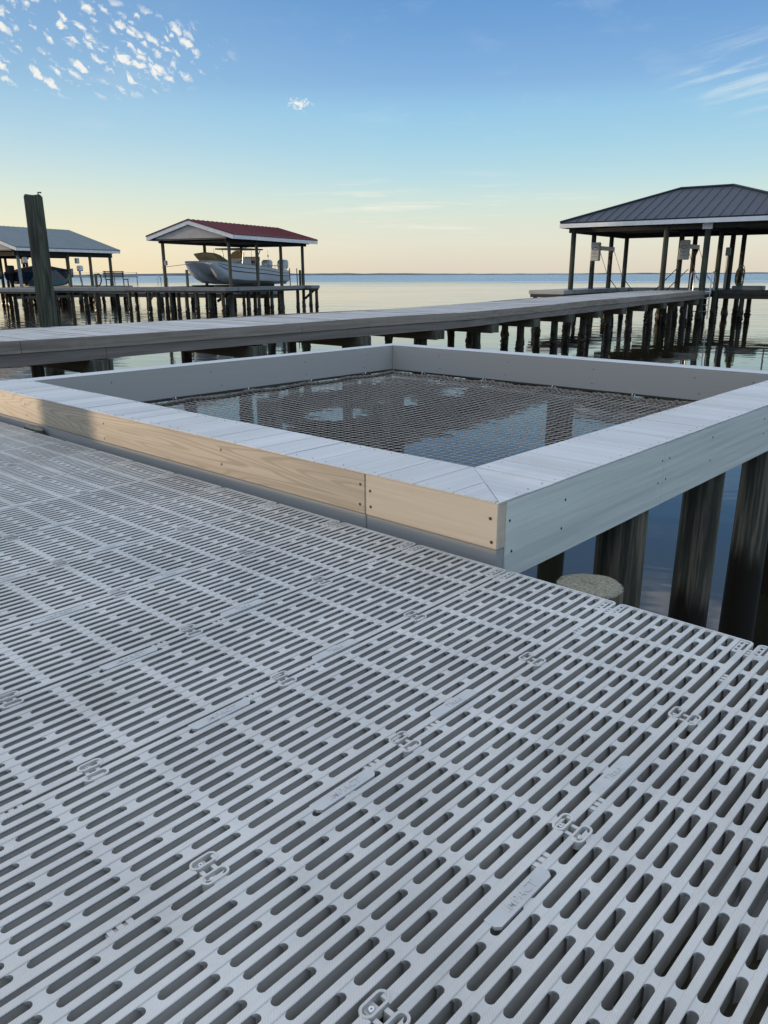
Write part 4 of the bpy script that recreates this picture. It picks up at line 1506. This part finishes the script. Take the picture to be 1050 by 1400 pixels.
hp = b.build('hose_loop', M_BLACK)
hp.location, hp.rotation_euler = (*OA, 0), (0, 0, RA)
tag(hp, 'black hose loop hanging upright on a post of the blue-grey boathouse', 'hose')

# bench and ladder on the far walkway
bn_ = thing('bench', 'dark slatted bench with backrest on the walkway right of the blue-grey boathouse', 'bench', (-50.1, 26.6, 0.055), radians(16))
for v in (-0.8, 0.8):
    b = MB()
    b.bar((-0.18, v, 0), (-0.18, v, 0.44), 0.05, 0.05)
    b.bar((0.22, v, 0), (0.22, v, 0.44), 0.05, 0.05)
    b.bar((-0.18, v, 0.44), (0.24, v, 0.44), 0.05, 0.04)
    b.build('leg', M_BLACK, bn_, local=True)
b = MB()
for q in range(4):
    b.box(-0.2 + q * 0.11, -0.11 + q * 0.11, -0.95, 0.95, 0.462, 0.49)
b.build('seat', M_BLACK, bn_, local=True)
b = MB()
for q in range(4):
    b.box(-0.26, -0.235, -0.95, 0.95, 0.58 + q * 0.11, 0.65 + q * 0.11)
for v in (-0.8, 0.8):
    b.box(-0.233, -0.205, v - 0.03, v + 0.03, 0.49, 1.0)
b.build('backrest', M_BLACK, bn_, local=True)
ldr = thing('swim_ladder', 'thin hooped handrails of a ladder on the walkway left of the red-roofed boathouse', 'ladder', (-46.6, 27.6, 0.0), radians(20))
for u in (0, 0.55):
    b = MB()
    b.tube([(u, 0, -1.15), (u, 0, 0.55), (u, 0.08, 0.7), (u, 0.25, 0.7), (u, 0.33, 0.55), (u, 0.33, 0.05)], 0.025, 6)
    b.build('rail', M_ALU, ldr, local=True)
b = MB()
for z in (-0.6, -0.3, 0.0):
    b.tube([(0, 0, z), (0.55, 0, z)], 0.02, 6)
b.build('rungs', M_ALU, ldr, local=True)

# long distant pier on the left horizon
dp = thing('distant_pier', 'very long thin pier with a fine railing far off on the left horizon', 'pier', (-190, 110, ZW), radians(40))
b = MB()
b.box(-180, 0, -1.0, 1.0, 1.5, 1.85)
b.build('deck', M_GALV, dp, local=True)
for q in range(-30, 1):
    b = MB()
    b.box(q * 6 - 0.1, q * 6 + 0.1, -0.1, 0.1, -1.5, 2.75 + 0.25 * (q % 2))
    b.build('post', M_GALV, dp, local=True)
b = MB()
b.box(-180, 0, -0.04, 0.04, 2.62, 2.70)
b.build('rail', M_GALV, dp, local=True)

# --- right boathouse: dark hip roof
OC, RC = (-17.29, 30.09), radians(7.5)
bc = thing('boathouse', 'large open boathouse with a dark standing-seam hip roof at the end of the pier', 'boathouse', (*OC, 0), RC)
U0, U1, V0, V1 = -0.45, 10.2, -0.5, 7.45
EZC, RZC = 2.86, 4.30
r = MB()
va = (V0 + V1) / 2
ra, rb = (3.35, va), (5.55, va)
cor = [(U0, V0), (U1, V0), (U1, V1), (U0, V1)]
top = [(u, v, EZC) for u, v in cor] + [(*ra, RZC), (*rb, RZC)]
bot = [(u, v, z - 0.05) for u, v, z in top]
r.add(top + bot, [(0, 1, 5, 4), (1, 2, 5), (2, 3, 4, 5), (3, 0, 4), (7, 6, 10, 11), (8, 7, 11), (9, 8, 11, 10), (6, 9, 10), (0, 6, 7, 1), (1, 7, 8, 2), (2, 8, 9, 3), (3, 9, 6, 0)])


def roof_z(u, v):
    """height of the front and back planes / hips at a plan point"""
    zf = EZC + (RZC - EZC) * (v - V0) / (va - V0)
    zl = EZC + (RZC - EZC) * (u - U0) / (ra[0] - U0)
    zr = EZC + (RZC - EZC) * (U1 - u) / (U1 - rb[0])
    zb = EZC + (RZC - EZC) * (V1 - v) / (V1 - va)
    return min(zf, zl, zr, zb)


u = U0 + 0.3
while u < U1 - 0.1:
    if u < ra[0]:
        v_t = V0 + (va - V0) * (u - U0) / (ra[0] - U0)
    elif u > rb[0]:
        v_t = V0 + (va - V0) * (U1 - u) / (U1 - rb[0])
    else:
        v_t = va
    for s in (0, 1):
        a = (u, V0, EZC + 0.016) if s == 0 else (u, V1, EZC + 0.016)
        vt = v_t if s == 0 else V0 + V1 - v_t
        r.bar(a, (u, vt, roof_z(u, v_t) + 0.016), 0.015, 0.014)
    u += 0.41
v = V0 + 0.35
while v < V1 - 0.1:
    f = 1 - abs(v - va) / (va - V0)
    r.bar((U0, v, EZC + 0.016), (U0 + (ra[0] - U0) * f, v, EZC + (RZC - EZC) * f + 0.016), 0.015, 0.014)
    r.bar((U1, v, EZC + 0.016), (U1 - (U1 - rb[0]) * f, v, EZC + (RZC - EZC) * f + 0.016), 0.015, 0.014)
    v += 0.41
for c, e in ((cor[0], ra), (cor[3], ra), (cor[1], rb), (cor[2], rb)):
    r.tube([(c[0], c[1], EZC + 0.02), (*e, RZC + 0.02)], 0.05, 6)
r.tube([(*ra, RZC + 0.02), (*rb, RZC + 0.02)], 0.055, 6)
roof = r.build('roof', M_ROOF_DARK, bc, local=True)
for a, b_ in (((U0, V0), (U1, V0)), ((U1, V0), (U1, V1)), ((U1, V1), (U0, V1)), ((U0, V1), (U0, V0))):
    k = MB()
    k.bar((a[0], a[1], EZC - 0.14), (b_[0], b_[1], EZC - 0.14), 0.035, 0.165)
    k.build('fascia', M_TRIM, roof, local=True)
k = MB()
k.box(U0 + 0.03, U1 - 0.03, V0 + 0.03, V1 - 0.03, EZC - 0.19, EZC - 0.16)
k.build('soffit', M_SOFFIT, roof, local=True)
n_ = 0
rows = [(0.0, (0, 2.42, 4.75, 6.95)), (3.95, (0, 2.3, 4.5, 6.75)), (5.55, (0, 2.3, 4.5, 6.75)), (9.7, (0, 2.3, 4.5, 6.75))]
for u, vs in rows:
    for v in vs:
        post(bc, u, v, -2.2, 2.58, 0.125 if (u, v) == (5.55, 0) else 0.112, M_PILE2 if n_ % 4 == 2 else M_PILE3, seed=600 + n_, oyst=0.06)
        n_ += 1
for v in (0, 6.9):
    beam(bc, (-0.2, v, 2.56), (9.95, v, 2.56), 0.14, 0.22)
for u, vs in rows:
    beam(bc, (u, -0.1, 2.545), (u, 7.0, 2.545), 0.12, 0.22)
k = MB()
k.bbox(5.36, 5.74, -0.19, -0.09, 2.42, 2.66, 0.01)
k.build('flood_light', M_TRIM, bc, local=True)
CZ = 0.085
deck_rect(bc, -1.35, 0.25, -1.3, 7.6, CZ, M_PIER_TOP, 0.3)
deck_rect(bc, 4.1, 5.4, -0.9, 7.6, CZ, M_PIER_TOP, 0.3)
deck_rect(bc, 0.27, 4.08, 7.0, 8.3, CZ, M_PIER_TOP, 0.3)
deck_rect(bc, 5.42, 13.0, 2.45, 4.3, CZ - 0.02, M_DARKWOOD, 0.34)
under_piles(bc, [(-1.15, -1.1), (-1.15, 1.2), (-1.15, 3.5), (-1.15, 5.8), (-1.1, 7.4), (4.3, -0.5), (4.9, 1.2), (4.9, 3.4), (4.9, 5.6), (6.6, 2.6), (6.6, 4.1), (8.4, 2.6), (8.4, 4.1), (10.5, 2.6), (10.5, 4.1), (1.2, 8.0), (2.8, 8.0)], CZ - 0.3, 640, 0.1, 0.06)
# lift gear: two covered motors on brackets with cables and slings
for (u, v, arm) in ((0.0, 2.42, 1), (3.95, 2.3, 1)):
    lm = thing('boat_lift_motor', 'white covered boat lift motor on the far left post of the dark-roofed boathouse' if u == 0 else
               'white covered boat lift motor on a middle post of the dark-roofed boathouse', 'lift motor', (*OC, 0), RC, 'boat lift motors in the dark-roofed boathouse')
    k = MB()
    k.bbox(u + 0.02, u + 0.42, v - 0.36, v - 0.13, 1.32, 2.12, 0.03)
    bx = k.build('motor_cover', M_BOXGREY, lm, local=True)
    k = MB()
    for q in (0, 1):
        k.tube([(u + 0.22 + (0.13 + 0.0 * q) * cos(a), v - 0.362, 1.83 + 0.06 * sin(a) + q * 0.02) for a in [2 * pi * i / 14 for i in range(15)]], 0.008, 4)
    for z, a, b_ in ((1.66, 0.10, 0.34), (1.62, 0.14, 0.30), (1.50, 0.08, 0.36)):
        k.box(u + a, u + b_, v - 0.365, v - 0.361, z - 0.008, z + 0.008)
    k.build('emblem', M_LOGO, bx, local=True)
    k = MB()
    k.bbox(u + 0.1, u + 0.2, v - 0.1, v + 2.3, 1.80, 1.98, 0.008)
    k.build('drive_beam', M_GALV, lm, local=True)
    k = MB()
    k.bar((u + 0.15, v + 1.75, 1.45), (u + 0.15, v + 2.2, 1.8), 0.07, 0.07)
    k.build('bracket', M_PILE2, lm, local=True)
    for vv in (v + 0.2, v + 2.15):
        k = MB()
        k.tube([(u + 0.22, vv, 1.82), (u + 0.75, vv, 0.55)], 0.012, 5)
        k.build('cable', M_GALV, lm, local=True)
        k = MB()
        k.bar((u + 0.7, vv, 0.66), (u + 1.35, vv + 0.1, -0.15), 0.09, 0.02)
        k.build('sling', M_STRAP, lm, local=True)
for v in (2.5, 4.4):
    k = MB()
    k.bar((3.8, v, 0.95), (2.9, v, 0.0), 0.09, 0.02)
    tag(k.build('lift_sling', M_STRAP), 'dark blue lift sling strap slanting down to the water, %s the open bay' % ('nearer side of' if v < 3 else 'back of'), 'strap', 'lift slings')
    o = bpy.data.objects['lift_sling' if v < 3 else 'lift_sling.001']
    o.location, o.rotation_euler = (*OC, 0), (0, 0, RC)
# ladder with hooped handrails at the pier head
lad = thing('swim_ladder', 'pale swim ladder with hooped handrails on the corner post at the pier head', 'ladder', (*OC, 0), RC)
for u in (5.15, 5.95):
    b = MB()
    b.tube([(u, 0.25, 0.1), (u, 0.25, 0.62), (u, 0.17, 0.78), (u, -0.02, 0.82), (u, -0.22, 0.76), (u, -0.3, 0.55), (u, -0.3, -1.0)], 0.024, 6)
    b.build('rail', M_ALU, lad, local=True)
b = MB()
for z in (-0.7, -0.45, -0.2, 0.05):
    b.tube([(5.15, -0.3, z), (5.95, -0.3, z)], 0.022, 6)
b.build('rungs', M_ALU, lad, local=True)
# hose reel and pipe on the inner right posts
hr = thing('hose_reel', 'coil of pale yellow hose hanging on a post of the dark-roofed boathouse', 'hose', (*OC, 0), RC)
b = MB()
pth = []
for i in range(90):
    a = i * 0.42
    q = 0.30 + 0.07 * sin(i * 0.9) + 0.05 * sin(i * 0.37)
    pth.append((5.62 + 0.16 * cos(a) * q / 0.3, 6.55 - 0.003 * i * 0.3, 0.66 + 1.45 * q * sin(a) - 0.12 * abs(cos(a))))
b.tube(pth, 0.018, 5)
b.build('hose', M_HOSE, hr, local=True)
b = MB()
b.tube([(5.55, 6.6, 0.95), (5.55, 6.3, 0.95)], 0.05, 8)
b.build('hanger', M_GALV, hr, local=True)
pp = thing('standpipe', 'grey standpipe with a box strapped along a leaning post of the dark-roofed boathouse', 'pipe', (*OC, 0), RC)
b = MB()
b.tube([(5.45, 4.36, 0.09), (5.45, 4.36, 1.55)], 0.06, 8)
b.build('pipe', M_GALV, pp, local=True)
b = MB()
b.bbox(5.36, 5.56, 4.2, 4.36, 1.5, 1.85, 0.02)
b.build('box', M_GALV, pp, local=True)
for i, (u, v, h, lb) in enumerate(((7.6, 3.2, 1.45, 'thin pale pole standing upright on the dark dock at the right edge'), (8.35, 2.75, 0.5, 'short grey stub post at the far right edge of the dark dock'))):
    b = MB()
    b.tube([(u, v, CZ - 0.01), (u + 0.02, v, CZ + h)], 0.035 if i == 0 else 0.09, 8)
    o = b.build('dock_pole', M_GALV)
    o.location, o.rotation_euler = (*OC, 0), (0, 0, RC)
    tag(o, lb, 'pole')
b = MB()
b.bbox(6.15, 7.35, 2.5, 3.2, CZ - 0.015, CZ + 0.17, 0.03)
o = b.build('dock_box', mat('blue_grey_box', (0.12, 0.15, 0.18), 0.5))
o.location, o.rotation_euler = (*OC, 0), (0, 0, RC)
tag(o, 'low blue-grey dock box on the dark dock right of the yellow hose', 'box')

# unseen shed-shaped block added to keep sun off the piers; the low sun comes past its right end
sh = thing('sun_blocker', 'long grey boat shed on the shore left of the piers', 'shed', (-56.0, -4.0, ZW), 0.0)
b = MB()
b.box(-59, -54, -22.0, 9.0, ZW - 0.5, 3.6)
b.build('blocker_wall', M_GABLE, sh)
b = MB()
b.loft([[(-59.4, y, 3.62), (-56.5, y, 5.0), (-53.6, y, 3.62)] for y in (-22.2, 9.4)])
b.build('roof', M_ROOF_GREY, sh)

# personal watercraft under a cover on the walkway of the blue-grey boathouse
js = thing('jet_ski', 'small dark covered jet ski on the dock behind the navy boat', 'jet ski', (*OA, 0), RA)
b = MB()
b.loft([[(-0.35 - w_, v, 0.16 + kz), (-0.35 - w_ * 0.7, v, 0.08 + kz), (-0.35 + w_ * 0.7, v, 0.08 + kz), (-0.35 + w_, v, 0.16 + kz), (-0.35 + w_ * 0.8, v, 0.45 + kz), (-0.35 - w_ * 0.8, v, 0.45 + kz)]
        for v, w_, kz in ((1.2, 0.42, 0.0), (2.2, 0.45, 0.0), (3.1, 0.42, 0.02), (3.8, 0.28, 0.1), (4.2, 0.05, 0.25))])
b.build('hull', M_TEAL, js, local=True, angle=45)
b = MB()
b.loft([[(-0.35 - w_, v, 0.46), (-0.35 - w_ * 0.5, v, h_), (-0.35 + w_ * 0.5, v, h_), (-0.35 + w_, v, 0.46)] for v, w_, h_ in ((1.3, 0.25, 0.62), (2.0, 0.3, 0.82), (2.5, 0.32, 0.8), (2.8, 0.34, 1.08), (3.1, 0.34, 1.1), (3.8, 0.2, 0.62))])
b.build('cover', M_DKCANVAS, js, local=True, angle=50)
